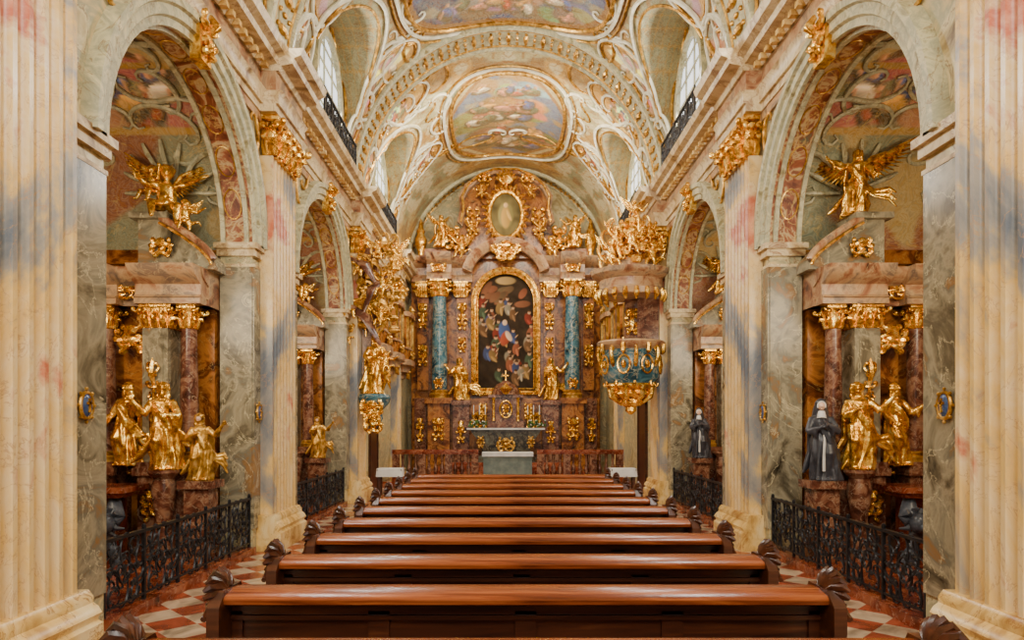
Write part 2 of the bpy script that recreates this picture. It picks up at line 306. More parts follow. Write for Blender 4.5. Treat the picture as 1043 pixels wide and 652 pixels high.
for sg in (-1,1):
    for a,b in PY:
        par=thing('fluted_pilaster',(sg*3.55,(a+b)/2,0),'pink and yellow marble fluted pilaster with gilded capital','pilaster',PG)
        n=7 if b-a>.95 else 6; w=(b-a-.06)/n; XB=-WX+.003
        poly=[(XB,a),(-3.45,a)]
        for i in range(n):
            y=a+.03+w*i
            poly+=[(-3.45,y+.14*w)]+[(-3.45-.07*sin(pi*k/6),y+.5*w-.36*w*cos(pi*k/6)) for k in range(7)]+[(-3.45,y+.86*w)]
        poly+=[(-3.45,b),(XB,b)]
        m=M(); m.prism(poly,.5,5.72,'z')
        if sg>0:m.mir()
        mk('pilaster_shaft',m,PIL,par,ang=50)
        m=M(); m.prism([(XB,0),(-3.3,0),(-3.3,.26),(-3.34,.28),(-3.34,.3),(-3.31,.34),(-3.34,.39),(-3.38,.42),(-3.38,.47),(-3.42,.52),(XB,.52)],a-.1,b+.1)
        if sg>0:m.mir()
        mk('pilaster_base',m,YEL,par)
        m=M(); capital(m,-3.5,(a+b)/2,5.72,6.32,.1,(b-a)/2*.9)
        if sg>0:m.mir()
        mk('pilaster_capital',m,GOLD,par)
# ---------------------------------------------------------------- vault
ZS=7.22; RR=3.62; K=1.04
BC=[2.3,7.9,13.53,19.1]
nt,ny=321,760
T,Y=np.meshgrid(np.linspace(0,pi,nt),np.linspace(Y0,Y1,ny)); X=RR*np.cos(T); Z=ZS+RR*K*np.sin(T); s=(T-pi/2)*RR
ZL=np.zeros_like(Z)
for c in BC:
    q=1.65**2-(Y-c)**2; ZL=np.maximum(ZL,np.where(q>0,8.15+np.sqrt(np.maximum(q,0)),0))
lun=ZL>Z; Z=np.maximum(Z,ZL)
c=np.zeros(s.shape+(3,))+np.array((.66,.62,.42)); A=np.abs(s)
w=wav(A*1.2,Y*1.2,1); c=mix(c,(.38,.44,.35),ss(w,-.1,.3)*.85); c=mix(c,(.74,.5,.16),ss(-w,.15,.5)*.9)
w=wav(A*2.6,Y*2.6,7); c=mix(c,(.84,.8,.62),ss(w,.1,.25)*.8); c=mix(c,(.4,.24,.12),ss(-w,.3,.5)*.7)
w=wav(A*4,Y*4,9); c=mix(c,(.56,.35,.12),(np.abs(w)<.07)*.75)
def frame(c,d,fresco,k=.09):
    c=mix(c,(.5,.28,.06),(np.abs(d-1-k)<k).astype(float)); c=mix(c,(.75,.68,.45),(np.abs(d-1-k)<k*.35).astype(float))
    i=(d<1)[...,None]; return np.where(i,fresco,c)
def fres(a,b,sd,cols):
    f=np.zeros(a.shape+(3,))+np.array(cols[0])
    for i,cc in enumerate(cols[1:]): f=mix(f,cc,ss(wav(a*2.2,b*2.2,sd+i),.05,.4))
    return f
for yc in BC:
    for off in (-1.85,1.85):
        fr=fres(s,Y,int(yc)+5,[(.76,.5,.12),(.84,.62,.22),(.6,.36,.08)]); fr=figs(fr,A,Y,3.25,yc+off,.5,.3,7,int(yc*10+off),None,.2,cloud=(.86,.8,.6))
        d=np.sqrt(((A-3.2)/.95)**2+((Y-yc-off)/.6)**2); c=frame(c,d,fr,.1)
        d=np.sqrt(((A-4.75)/.42)**2+((Y-yc-off*1.08)/.42)**2); c=frame(c,d,fres(s,Y,70,[(.4,.42,.36),(.7,.34,.2)]),.14)
    d=np.sqrt(((A-1.05)/.55)**2+((np.abs(Y-yc)-2.72)/.28)**2); c=frame(c,d,fres(s,Y,60,[(.35,.42,.46),(.7,.5,.28)]),.14)
def sup(a,b,p): return (np.abs(a)**p+np.abs(b)**p)**(1/p)
d3=sup(s/1.6,(Y-20.6)/2.5,3.2)-.12*np.cos(4*np.arctan2(s/1.6,(Y-20.6)/2.5))
f=fres(s,Y,21,[(.26,.38,.58),(.68,.62,.48),(.36,.46,.6),(.72,.5,.24)]); f=figs(f,s,Y,.1,20.2,1.2,.6,18,3,None,.36,-1,(.62,.4,.2)); f=figs(f,s,Y,-.1,22.0,1.1,.7,16,4,None,.36,-1,(.38,.23,.12)); f=figs(f,s,Y,0,18.9,.9,.3,8,9,None,.26,-1,(.7,.66,.56)); c=frame(c,d3,f*.85)
f=fres(s,Y,33,[(.05,.16,.44),(.1,.28,.58),(.6,.54,.42),(.04,.12,.34),(.42,.28,.18)]); f=figs(f,s,Y,0,14.9,1.7,.3,12,8,None,.24,-1,(.45,.42,.42)); c=frame(c,sup(s/2.1,(Y-13.5)/2.0,3),f*.85)
c=frame(c,sup(s/2.1,(Y-7.9)/2.0,3),figs(fres(s,Y,43,[(.3,.4,.55),(.6,.5,.4),(.5,.3,.15)]),s,Y,0,7.9,1.5,1.5,20,12,None,.3))
w=np.sin(A*9)*np.sin(Y*7.5); c=mix(c,(.44,.46,.36),lun*.75); c=mix(c,(.68,.5,.2),lun*(np.abs(w)<.12)*.8)
vs=np.stack([X,Y,Z],-1).reshape(-1,3)
idx=np.arange(nt*ny).reshape(ny,nt); F=np.stack([idx[:-1,:-1],idx[:-1,1:],idx[1:,1:],idx[1:,:-1]],-1).reshape(-1,4)
o=bpy.data.objects.new('ceiling',npmesh('ceiling',vs,F,c,FRE,1.85)); C.objects.link(o); props(o,kind='structure')
def onv(s_,y,d=.0):
    t=s_/RR+pi/2; return ((RR-d)*cos(t)*-1,y,ZS+(RR-d)*K*sin(t))
for yc,hw in ((10.5,.5),(16.2,.5),(24.9,.35),(4.8,.5)):
    m=M(); pr=[(-hw,-.02),(-hw,.1),(-hw+.09,.12),(-hw+.12,.06),(hw-.12,.06),(hw-.09,.12),(hw,.1),(hw,-.02)]
    m.loft([[((RR-d)*cos(pi*i/60),yc+a,ZS+(RR-d)*K*sin(pi*i/60)) for a,d in pr] for i in range(61)]); trim(m,STUC)
    m=M()
    for e in (-hw+.17,hw-.17): m.tube([onv(-RR*pi/2+RR*pi*i/60,yc+e,.07) for i in range(61)],.025,5)
    for i in range(1,54):
        t=-RR*pi/2+RR*pi*i/54; p=onv(t,yc,.08)
        m.ell(p,(.07,.15,.07) if i%2 else (.04,.08,.04),7)
        for e in (-1,1): m.ell(onv(t,yc+e*.2,.08),(.04,.04,.04),5)
    trim(m,DGOLD)
g=M(); wsc=M()
def vs_scroll(mm,kind,p0,p1,r):
    pts=scr(kind,p0,p1,24)
    for f in (1,-1): mm.tube([onv(f*a,b,.02) for a,b in pts],taper(len(pts),r),6)
def closed(mm,fn,r,n=80,d=.03): mm.tube([onv(*fn(2*pi*i/n),d) for i in range(n+1)],r,6)
def sq(a,b,yc,p): return lambda t:(a*abs(cos(t))**(2/p)*(1 if cos(t)>0 else -1),yc+b*abs(sin(t))**(2/p)*(1 if sin(t)>0 else -1))
closed(g,sq(1.72,2.7,20.6,3),.05); closed(wsc,sq(1.95,2.95,20.6,3),.045); closed(g,sq(2.1,3.05,20.6,3),.025)
closed(g,sq(2.25,2.15,13.5,3),.05); closed(wsc,sq(2.42,2.32,13.5,3),.045); closed(g,sq(2.55,2.45,13.5,3),.025); closed(g,sq(2.25,2.15,7.9,3),.06)
rs=random.Random(44)
for yc in BC[1:]:
    for off in (-1,1):
        for f in (1,-1):
            closed(wsc,lambda t:(f*3.2+f*1.05*cos(t),yc+off*1.85+.68*sin(t)),.035,40); closed(g,lambda t:(f*3.2+f*.97*cos(t),yc+off*1.85+.61*sin(t)),.02,40)
            closed(g,lambda t:(f*1.05+.62*cos(t),yc+off*2.72+.32*sin(t)),.025,30); closed(wsc,lambda t:(f*4.75+.46*cos(t),yc+off*2.0+.46*sin(t)),.03,30)
        for (mm,k_,p0,p1,r) in ((wsc,'C',(2.9,yc+off*1.6),(3.0,yc+off*2.1),.04),(wsc,'S',(3.3,yc+off*1.7),(3.7,yc+off*2.0),.035),(g,'C',(2.1,yc+off*1.6),(2.0,yc+off*2.4),.04),(wsc,'S',(4.2,yc+off*2.0),(2.75,yc+off*1.3),.045),
            (g,'S',(4.35,yc+off*1.95),(5.3,yc+off*1.9),.045),(wsc,'C',(.2,yc+off*2.6),(.5,yc+off*2.4),.04),(g,'S',(1.8,yc+off*2.4),(2.5,yc+off*2.5),.035),(wsc,'C',(4.5,yc+off*1.75),(5.2,yc+off*2.1),.05),
            (wsc,'C',(2.0,yc+off*.3),(2.0,yc+off*.9),.04),(g,'S',(2.25,yc+off*.1),(2.2,yc+off*.8),.03),(g,'C',(4.5,yc+off*2.3),(5.1,yc+off*2.3),.03),(g,'C',(3.0,yc+off*2.6),(3.8,yc+off*2.6),.03),(wsc,'S',(2.3,yc+off*1.1),(3.0,yc+off*1.15),.035)):
            vs_scroll(mm,k_,p0,p1,r)
        for k in range(40):
            a=.1+5.1*rs.random(); y=yc+off*(2.0+.78*rs.random()) if k%2 else yc+off*(2.75*rs.random())
            zz=onv(a,y)[2]; q=1.72**2-(y-yc)**2
            if (q>0 and 8.2+sqrt(q)>zz) or (a<2.2 and abs(y-yc)<2.4 and yc<18) or (yc>18 and a<2.1 and y<23.6): continue
            if abs(y-16.2)<.6: continue
            L=.18+.25*rs.random(); th=rs.random()*6.28; vs_scroll((g,wsc)[k%3>0],'CS'[k%2],(a,y),(a+L*cos(th),y+L*sin(th)),.022+.02*rs.random())
            for f in (-1,1): (g,wsc)[k%2].ell(onv(f*a,y,.01),(.045,.045,.045),5)
    for f in (-1,1):
        for dd,z_ in ((0,0),(.16,.02)):
            pts=[]
            for i in range(33):
                R_=1.65+dd; q=-(R_-.05)+2*(R_-.05)*i/32; z=8.17+sqrt(max(R_**2-q*q,0)); k=min(1,(z-ZS)/(RR*K)); x=RR*sqrt(max(0,1-k*k)); pts.append((f*(x-.03),yc+q,z-.04))
            (g if dd==0 else wsc).tube(pts,.03 if dd==0 else .045,6)
trim(g,DGOLD); trim(wsc,LSTUC)
wn=0
for sg in (-1,1):
    for yc in BC[1:]:
        m=M(); N=24; P=[(yc-1.65,7.2)]+[(yc-1.65*cos(pi*i/N),8.15+1.65*sin(pi*i/N)) for i in range(N+1)]+[(yc+1.65,7.2)]
        m.prism(P,-3.66,-3.6,'x')
        if sg>0:m.mir()
        trim(m,STUC)
        m=M()
        for f in (-1,1):
            for (k_,p0,p1) in (('S',(1.1,7.6),(1.4,8.3)),('C',(1.2,8.5),(1.15,9.0)),('S',(.2,9.6),(.8,9.35))): m.tube([(-3.56,yc+f*u,v) for u,v in scr(k_,p0,p1,18)],taper(19,.035),5)
        if sg>0:m.mir()
        trim(m,DGOLD)
        def arch(w,z0,z1,n=16): return [(yc-w,z0)]+[(yc-w*cos(pi*i/n),z1+w*sin(pi*i/n)) for i in range(n+1)]+[(yc+w,z0)]
        m=M(); a,b=arch(.98,7.5,8.5),arch(.84,7.64,8.5)
        x0,x1=-3.6,-3.5; n=len(a); vs_=[(x1,*p) for p in a]+[(x1,*p) for p in b]+[(x0,*p) for p in a]+[(x0,*p) for p in b]; fs=[]
        for i in range(n): j=(i+1)%n; fs+=[(i,j,n+j,n+i),(i,j,2*n+j,2*n+i),(n+i,n+j,3*n+j,3*n+i)]
        m.add(vs_,fs)
        for y in (-.3,.3): m.box(-3.58,-3.55,yc+y-.015,yc+y+.015,7.6,9.3)
        for z in (7.95,8.35,8.75,9.1): m.box(-3.58,-3.55,yc-.8,yc+.8,z-.012,z+.012)
        if sg>0:m.mir()
        wn+=1; w_=st('window_%d'%wn,m,STUC)
        m=M(); m.prism(arch(.86,7.6,8.5),-3.595,-3.585,'x')
        if sg>0:m.mir()
        mk('glass',m,GLASS,w_)
# ---------------------------------------------------------------- ornament helpers
def orn(m,cx,cy,cz,w,h,sd=0,n=5,r=.03,plane='xz',dep=.05):
    """symmetric scroll cartouche with shell, around a centre"""
    def to(a,b,d=0): return (cx+a,cy-d,cz+b) if plane=='xz' else (cx+d,cy+a,cz+b)
    for k in range(n):
        a0=-.9+1.8*k/(n-1 or 1)
        for f in (1,-1):
            rr=random.Random(sd*31+k); p0=(f*w*(.08+.06*rr.random()),h*a0*.55); p1=(f*w*(.5+.3*rr.random())*(1-.35*abs(a0)),h*(a0*.8+.2*(rr.random()-.3)))
            q=scr('C' if k%2 else 'S',p0,p1,16) if f>0 else [(-a,b) for a,b in scr('C' if k%2 else 'S',(-p0[0],p0[1]),(-p1[0],p1[1]),16)]
            m.tube([to(a,b,dep*(.3+.5*sin(i*.4)**2)) for i,(a,b) in enumerate(q)],taper(len(q),r*(.9+.5*rr.random())),5)
            m.ell(to(p1[0],p1[1],dep*.4),r*1.5,6)
    for k in range(5):
        a=pi/2+(k-2)*.38; m.tube([to(0,h*.1,dep*.5),to(cos(a)*w*.22,h*.2+sin(a)*h*.3,dep*1.5),to(cos(a)*w*.36,h*.2+sin(a)*h*.62,dep*.7)],[r*.6,r*1.6,r*.6],5)
    m.ell(to(0,0,0),(w*.3,w*.22,h*.45),8) if plane=='xz' else m.ell(to(0,0,0),(w*.22,w*.3,h*.45),8)
    return m
def ornp(par,*a,mt=None,name='gilded_cartouche',**k): return mk(name,orn(M(),*a,**k),mt or GOLD,par)
for sg in (-1,1):
    for a,b in OPEN:
        m=M(); yc=(a+b)/2; orn(m,-WX+.13,yc,6.28,.22,.3,3,4,.03,'yz',.08); m.prism([(yc-.13,5.98),(yc+.13,5.98),(yc+.18,6.42),(yc-.18,6.42)],-WX,-WX+.13,'x')
        if sg>0:m.mir()
        mk('keystone_ornament',m,GOLD,label='gilded scrolled keystone ornament on the chapel arch',cat='ornament',group='gilded keystones of the chapel arches')
    for y in (5.77,9.83):
        par=thing('wall_medallion',(sg*3.62,y,2.0),'small oval blue enamel medallion in gilt frame on pier','medallion','oval wall medallions on the piers')
        m=M(); m.tube([(sg*3.6,y+.085*cos(2*pi*i/20),2.0+.11*sin(2*pi*i/20)) for i in range(21)],.017,6)
        for k in range(8): m.ell((sg*3.6,y+.11*cos(k*pi/4),2.0+.14*sin(k*pi/4)),.017,6)
        mk('frame',m,DGOLD,par); m=M(); m.ell((sg*3.6,y,2.0),(.025,.075,.1),12); mk('plate',m,ENAM,par); m=M(); m.box(sg*3.575-.01,sg*3.575+.01,y-.01,y+.01,1.94,2.06); m.box(sg*3.575-.01,sg*3.575+.01,y-.035,y+.035,2.01,2.03); mk('cross',m,GOLD,par)
# ---------------------------------------------------------------- iron fences
def fence_panel(m,y0,y1,z0,z1,x,r=.0125):
    yc=(y0+y1)/2; w=(y1-y0)/2-.02; h=z1-z0
    def add(k,a,b,rr=r): m.tube([(x,yc+p[0],z0+p[1]) for p in scr(k,a,b,20)],taper(21,rr,.7),4)
    for f in (-1,1):
        add('C',(f*w*.25,h*.06),(f*w*.25,h*.46)); add('C',(f*w*.25,h*.94),(f*w*.25,h*.54)); add('C',(f*w*.6,h*.3),(f*w*.92,h*.3)); add('C',(f*w*.92,h*.7),(f*w*.6,h*.7))
        add('S',(f*w*.55,h*.06),(f*w*.9,h*.45)); add('S',(f*w*.9,h*.55),(f*w*.55,h*.94)); add('S',(f*w*.1,h*.3),(f*w*.55,h*.5)); add('S',(f*w*.55,h*.5),(f*w*.1,h*.72))
        add('C',(f*w*.35,h*.15),(f*w*.7,h*.12)); add('C',(f*w*.7,h*.88),(f*w*.35,h*.85))
        m.ell((x,yc+f*w*.72,z0+h*.5),(.014,.04,.04),6); m.ell((x,yc+f*w*.4,z0+h*.25),(.014,.03,.03),6); m.ell((x,yc+f*w*.4,z0+h*.75),(.014,.03,.03),6)
    m.tube([(x,yc+w*.3*cos(2*pi*i/16),z0+h*.5+h*.2*sin(2*pi*i/16)) for i in range(17)],r,4); m.ell((x,yc,z0+h*.5),(.015,.045,.06),6)
def fence(x,y0,y1,z0,h,n,label,grp,name='iron_fence'):
    par=thing(name,(x,(y0+y1)/2,z0),label,'fence' if name=='iron_fence' else 'railing',grp); w=(y1-y0)/n
    m=M(); m.box(x-.025,x+.025,y0,y1,z0+h-.03,z0+h); mk('top_rail',m,IRON,par); m=M(); m.box(x-.012,x+.012,y0,y1,z0+.05,z0+.07); mk('bottom_rail',m,IRON,par)
    for i in range(n+1): m=M(); y=min(max(y0+w*i,y0+.015),y1-.015); m.box(x-.016,x+.016,y-.016,y+.016,z0,z0+h+.01); m.ell((x,y,z0+h+.025),(.024,.024,.03),6); mk('post',m,IRON,par)
    for i in range(n): m=M(); fence_panel(m,y0+w*i,y0+w*(i+1),z0+.06,z0+h-.03,x); mk('scroll_panel',m,IRON,par)
for sg in (-1,1):
    for a,b in OPEN: fence(sg*3.68,a+.03,b-.03,.1,.7,5,'black wrought iron fence with scrollwork before the chapel','wrought iron chapel fences')
    for yc in BC[2:]: fence(sg*3.3,yc-1.3,yc+1.3,7.22,.6,5,'low iron railing standing on the cornice below window','iron railings on the cornice','iron_railing')
# ---------------------------------------------------------------- pews
def pew(y):
    par=thing('church_pew',(.03,y,0),'polished reddish-brown wooden pew with carved scroll ends','pew','rows of wooden pews in the nave')
    W=1.68; cx=.03
    m=M(); m.prism([(y-.14,.872),(y-.135,.845),(y-.1,.83),(y+.08,.83),(y+.1,.85),(y+.11,.885),(y+.09,.905),(y+.0,.912),(y-.12,.89)],cx-W,cx+W,'x'); mk('top_ledge',m,WOOD,par)
    m=M(); m.box(cx-W,cx+W,y,y+.035,.12,.85); m.box(cx-W,cx+W,y-.02,y,.76,.835); m.box(cx-W,cx+W,y-.02,y,.12,.24)
    for i in range(5): f=cx-W+2*W*i/4; m.box(max(f-.06,cx-W),min(f+.06,cx+W),y-.02,y,.24,.78)
    for z in (.26,.745): m.box(cx-W,cx+W,y-.035,y-.0,z-.012,z+.012)
    mk('backrest',m,DWOOD,par)
    m=M(); m.box(cx-W,cx+W,y+.035,y+.42,.43,.47); mk('seat',m,WOOD,par)
    m=M(); m.box(cx-W,cx+W,y-.42,y-.22,.15,.2); m.box(cx-W,cx-W+.05,y-.42,y-.22,0,.15); m.box(cx+W-.05,cx+W,y-.42,y-.22,0,.15); mk('kneeler',m,DWOOD,par)
    for f in (-1,1):
        m=M(); pr=[(-.2,0),(.48,0),(.48,.1),(.42,.16),(.45,.3),(.5,.42),(.48,.56),(.42,.6),(.3,.62),(.2,.72),(.17,.84),(.12,.92),(-.12,.92),(-.2,.84),(-.2,.7),(-.15,.5),(-.2,.3)]
        a,b=(cx+f*W,cx+f*(W+.07)); m.prism([(y+p[0],p[1]) for p in pr],min(a,b),max(a,b),'x')
        q=(a+b)/2
        for k in range(9):
            t=-.15+k*(pi+.3)/8; c_,s_=cos(t),sin(t); ex=f*.04
            m.tube([(q,y-.02-c_*.04,.9+s_*.02),(q+ex*.4,y-.02-c_*.085,.915+s_*.07),(q+ex,y-.02-c_*.14,.915+s_*.1),(q+ex*1.6,y-.02-c_*.155,.9+s_*.09)],[.03,.032,.022,.01],6)
        for k in range(6):
            z=.88-.045*k; m.ell((q+f*(.06-.01*k),y-.03,z),(.04,.14-.015*k,.022),8)
        for k in (-1,1): m.tube([(q+f*.05,y-.02+k*.08+p[0],.92+p[1]) for p in scr('J',(k*.1,-.14),(0,0),18)],.018,6)
        mk('bench_end',m,DWOOD,par)
for i in range(11): pew((2.95,3.95)[i] if i<2 else 3.0+.945*i)
# ---------------------------------------------------------------- figures
def remesh(m,vox,name,mt):
    me=mesh_of('tmp',m,mt); o=bpy.data.objects.new('tmp',me); C.objects.link(o)
    r=o.modifiers.new('r','REMESH'); r.mode='VOXEL'; r.voxel_size=vox; s_=o.modifiers.new('s','SMOOTH'); s_.iterations=2; s_.factor=.4
    dg=bpy.context.evaluated_depsgraph_get(); n=bpy.data.meshes.new_from_object(o.evaluated_get(dg)); n.name=name
    bpy.data.objects.remove(o); n.polygons.foreach_set('use_smooth',[True]*len(n.polygons)); n.materials.clear(); n.materials.append(mt); return n
def hand(m,h,d,s):
    h=Vector(h); d=Vector(d).normalized(); u=d.orthogonal().normalized()
    m.tube([h-d*.02*s,h+d*.03*s],[.016*s,.02*s],6)
    for k in range(4):
        o=u*(k-1.5)*.011*s; L=(.045,.055,.052,.04)[k]*s; w=d.cross(u)
        m.tube([h+d*.02*s+o,h+d*(.02*s+L*.6)+o*1.3,h+d*(.02*s+L*.85)+o*1.3+w*L*.3],[.0085*s,.008*s,.006*s],5)
    m.tube([h+u*.012*s,h+u*.04*s+d*.02*s,h+u*.045*s+d*.04*s],[.009*s,.008*s,.006*s],5)
HD={}
def robed(sd,armL,armR,mt,beard=False,hx=0,cape=1,fly=.25,hat=None,seated=False,vox=.0095,key=None):
    rn=random.Random(sd); m=M(); ph=rn.random()*6; n=48; rings=[]
    tab=[(0,.165,.34),(.03,.16,.34),(.15,.145,.3),(.3,.13,.24),(.42,.125,.18),(.5,.115,.14),(.6,.085,.09),(.68,.1,.07),(.75,.115,.04),(.79,.1,.02),(.82,.05,0),(.85,.035,0)]
    def off(z): return .035*sin(z*5+ph)*(1 if z<.8 else .6), -.02*sin(z*4)
    for i in range(38):
        z=.85*i/37
        for a,b in zip(tab,tab[1:]):
            if a[0]<=z<=b[0]+1e-6: f=(z-a[0])/(b[0]-a[0]); r=a[1]+(b[1]-a[1])*f; A_=a[2]+(b[2]-a[2])*f
        ox,oy=off(z)
        rings.append([(ox+r*1.0*cos(t)*(1+A_*(.55*sin(6*t+ph+z*6)+.45*sin(11*t-z*9+ph))),oy+r*.78*sin(t)*(1+A_*(.55*sin(6*t+ph+z*6)+.45*sin(11*t-z*9+ph))),z) for t in [2*pi*j/n for j in range(n)]])
    m.loft(rings)
    kx=.05 if rn.random()<.5 else -.05
    m.tube([(kx,-.02,.5),(kx*1.3,-.12 if not seated else -.2,.33),(kx*1.2,-.07,.04)],[.08,.065,.04],10)
    for f in (-1,1): m.ell((f*.06,-.13,.015),(.03,.06,.02),8)
    ox,oy=off(.8); H=Vector((ox+hx*.5,-.015,.925)); HD[key]=H
    m.tube([(ox,0,.82),H],[.036,.034],8); m.ell(H,(.05,.06,.068),12); m.ell(H+Vector((0,.02,.015)),(.058,.058,.065),10)
    m.tube([H+Vector((0,-.05,.015)),H+Vector((0,-.073,-.012)),H+Vector((0,-.055,-.016))],[.007,.012,.006],5); m.ell(H+Vector((0,-.05,-.045)),(.02,.018,.015),6); m.ell(H+Vector((0,-.052,.028)),(.035,.012,.009),6)
    for f in (-1,1):
        m.ell(H+Vector((f*.052,0,-.005)),(.008,.014,.02),6)
        for k in range(4): m.ell(H+Vector((f*(.05+.008*(k%2)),.025,.03-.04*k)),(.025,.03,.026),7)
    if beard: m.ell(H+Vector((0,-.045,-.075)),(.032,.025,.05),8)
    if hat=='veil': m.ell(H+Vector((0,.02,.018)),(.07,.066,.08),12); m.tube([H+Vector((0,.03,.03)),H+Vector((0,.05,-.03)),H+Vector((0,.07,-.16)),H+Vector((0,.07,-.35))],[.065,.085,.11,.12],12)
    if hat=='crown':
        for k in range(7): m.tube([H+Vector((.045*cos(k*.9),.045*sin(k*.9),.05)),H+Vector((.055*cos(k*.9),.055*sin(k*.9),.1))],[.012,.006],5)
    for f,(e,hd) in ((-1,armL),(1,armR)):
        s0=Vector((ox+f*.1,0,.775)); e=Vector(e); hd=Vector(hd)
        m.tube([s0,(s0+e)/2,e],[.042,.046,.042],9); m.tube([e,(e+hd)/2,hd],[.042,.04,.02],9)
        m.tube([e,(e*.4+hd*.6)+Vector((0,0,-.04)),(e*.5+hd*.5)+Vector((0,0,-.1))],[.03,.04,.015],8); hand(m,hd,hd-e,1.25)
    if cape:
        for q in range(3):
            d=.035*q
            m.tube([(-.1,-.03,.78-d),(-.02,-.11,.68-d),(.08,-.11,.55-d),(.13,-.02,.45-d),(.16+fly*.3,.03,.36-d),(.15+fly,.06,.38-d*2.2),(.17+fly*1.25,.05,.30-d*3)],[.02,.03,.035,.045,.04,.045,.015],8,flat=.55)
        m.tube([(.1,.03,.78),(.13,.09,.6),(.1,.12,.4),(.15,.13,.2),(.1,.12,.04)],[.03,.06,.08,.09,.07],10,flat=.6)
        m.tube([(-.1,.03,.78),(-.13,.08,.6),(-.12,.11,.35),(-.17-fly*.4,.08,.15),(-.2-fly*.6,.05,.08)],[.03,.05,.06,.05,.02],10,flat=.6)
    return remesh(m,vox,'figure',mt)
def putto(sd,mt):
    rn=random.Random(sd); m=M(); v=lambda a=.06:Vector(((rn.random()-.5)*a,(rn.random()-.5)*a,(rn.random()-.5)*a))
    m.tube([(0,0,.12),(0,-.01,.25),(0,0,.42),(0,0,.5)],[.13,.14,.12,.05],12)
    H=Vector((.02,-.02,.62))+v(.04); m.ell(H,(.095,.1,.11),12); m.ell(H+Vector((0,.03,.03)),(.105,.1,.1),12)
    m.ell(H+Vector((0,-.1,-.01)),(.015,.02,.02),6); m.ell(H+Vector((0,-.085,-.05)),(.03,.02,.02),6)
    for k in range(8): m.ell(H+Vector((.09*cos(k),.04+.05*sin(k*2),.05+.05*sin(k))),.035,6)
    for f in (-1,1):
        e=Vector((f*.25,-.05,.42))+v(.12); hd=e+Vector((f*.1,-.12,.14))+v(.2); m.tube([(f*.1,0,.44),e,hd],[.055,.048,.03],8); hand(m,hd,hd-e,2)
        k=Vector((f*.14,-.24,.12))+v(.1); an=k+Vector((f*.02,-.06,-.2))+v(.12); m.tube([(f*.07,0,.12),k,an],[.09,.07,.035],9); m.ell(an+Vector((0,-.05,-.01)),(.03,.06,.025),6)
    m.tube([(-.15,.05,.1),(0,-.16,.16),(.16,-.02,.12),(.33,.03,.2),(.4,.05,.1)],[.03,.05,.05,.04,.015],7)
    return remesh(m,.018,'putto',mt)
def wing(L,up,mt):
    m=M()
    m.tube([(0,0,0),(L*.28,0,L*up*.5),(L*.55,0,L*up*.75)],[.05*L,.07*L,.04*L],7)
    for k in range(13):
        f=k/12; b=Vector((L*(.08+.47*f),0,L*up*(.1+.62*f))); a=-1.2+1.55*f+up*.3; ln=L*(.32+.35*f)
        d=Vector((cos(a),0,sin(a))); m.tube([b,b+d*ln*.5+Vector((0,.02*L,0)),b+d*ln],[.04*L,.065*L,.014*L],6,flat=.45)
        if k%2: m.tube([b,b+d*ln*.28-Vector((0,.03*L,0)),b+d*ln*.5],[.04*L,.06*L,.015*L],6,flat=.45)
    return mesh_of('wing',m,mt)
FM={}
def mkf(k,*a,**q): FM[k]=robed(*a,key=k,**q)
mkf('saintA',1,((-.2,-.08,.62),(-.3,-.14,.78)),((.17,-.12,.6),(.05,-.2,.62)),GOLD,True,.02)
mkf('saintB',2,((-.17,-.1,.6),(-.04,-.2,.68)),((.21,-.05,.66),(.33,-.12,.82)),GOLD,False,-.03,fly=.16)
mkf('saintC',3,((-.18,-.06,.6),(-.2,-.2,.52)),((.18,-.08,.62),(.24,-.2,.72)),GOLD,True,.03,fly=.1)
mkf('nun',4,((-.17,-.08,.6),(-.03,-.19,.66)),((.17,-.08,.6),(.03,-.2,.7)),HABIT,False,0,cape=1,fly=.03,hat='veil')
mkf('queen',5,((-.17,-.1,.6),(-.05,-.2,.6)),((.19,-.07,.6),(.2,-.2,.66)),GOLD,False,0,fly=.08,hat='crown')
mkf('angel',6,((-.23,-.05,.72),(-.36,-.12,.85)),((.2,-.1,.63),(.26,-.2,.55)),GOLD,False,.04,fly=.3,seated=True)
FM['p1']=putto(1,GOLD); FM['p2']=putto(2,GOLD); FM['p3']=putto(5,GOLD)
WG={'u':wing(1,.9,GOLD),'d':wing(1,.45,GOLD)}
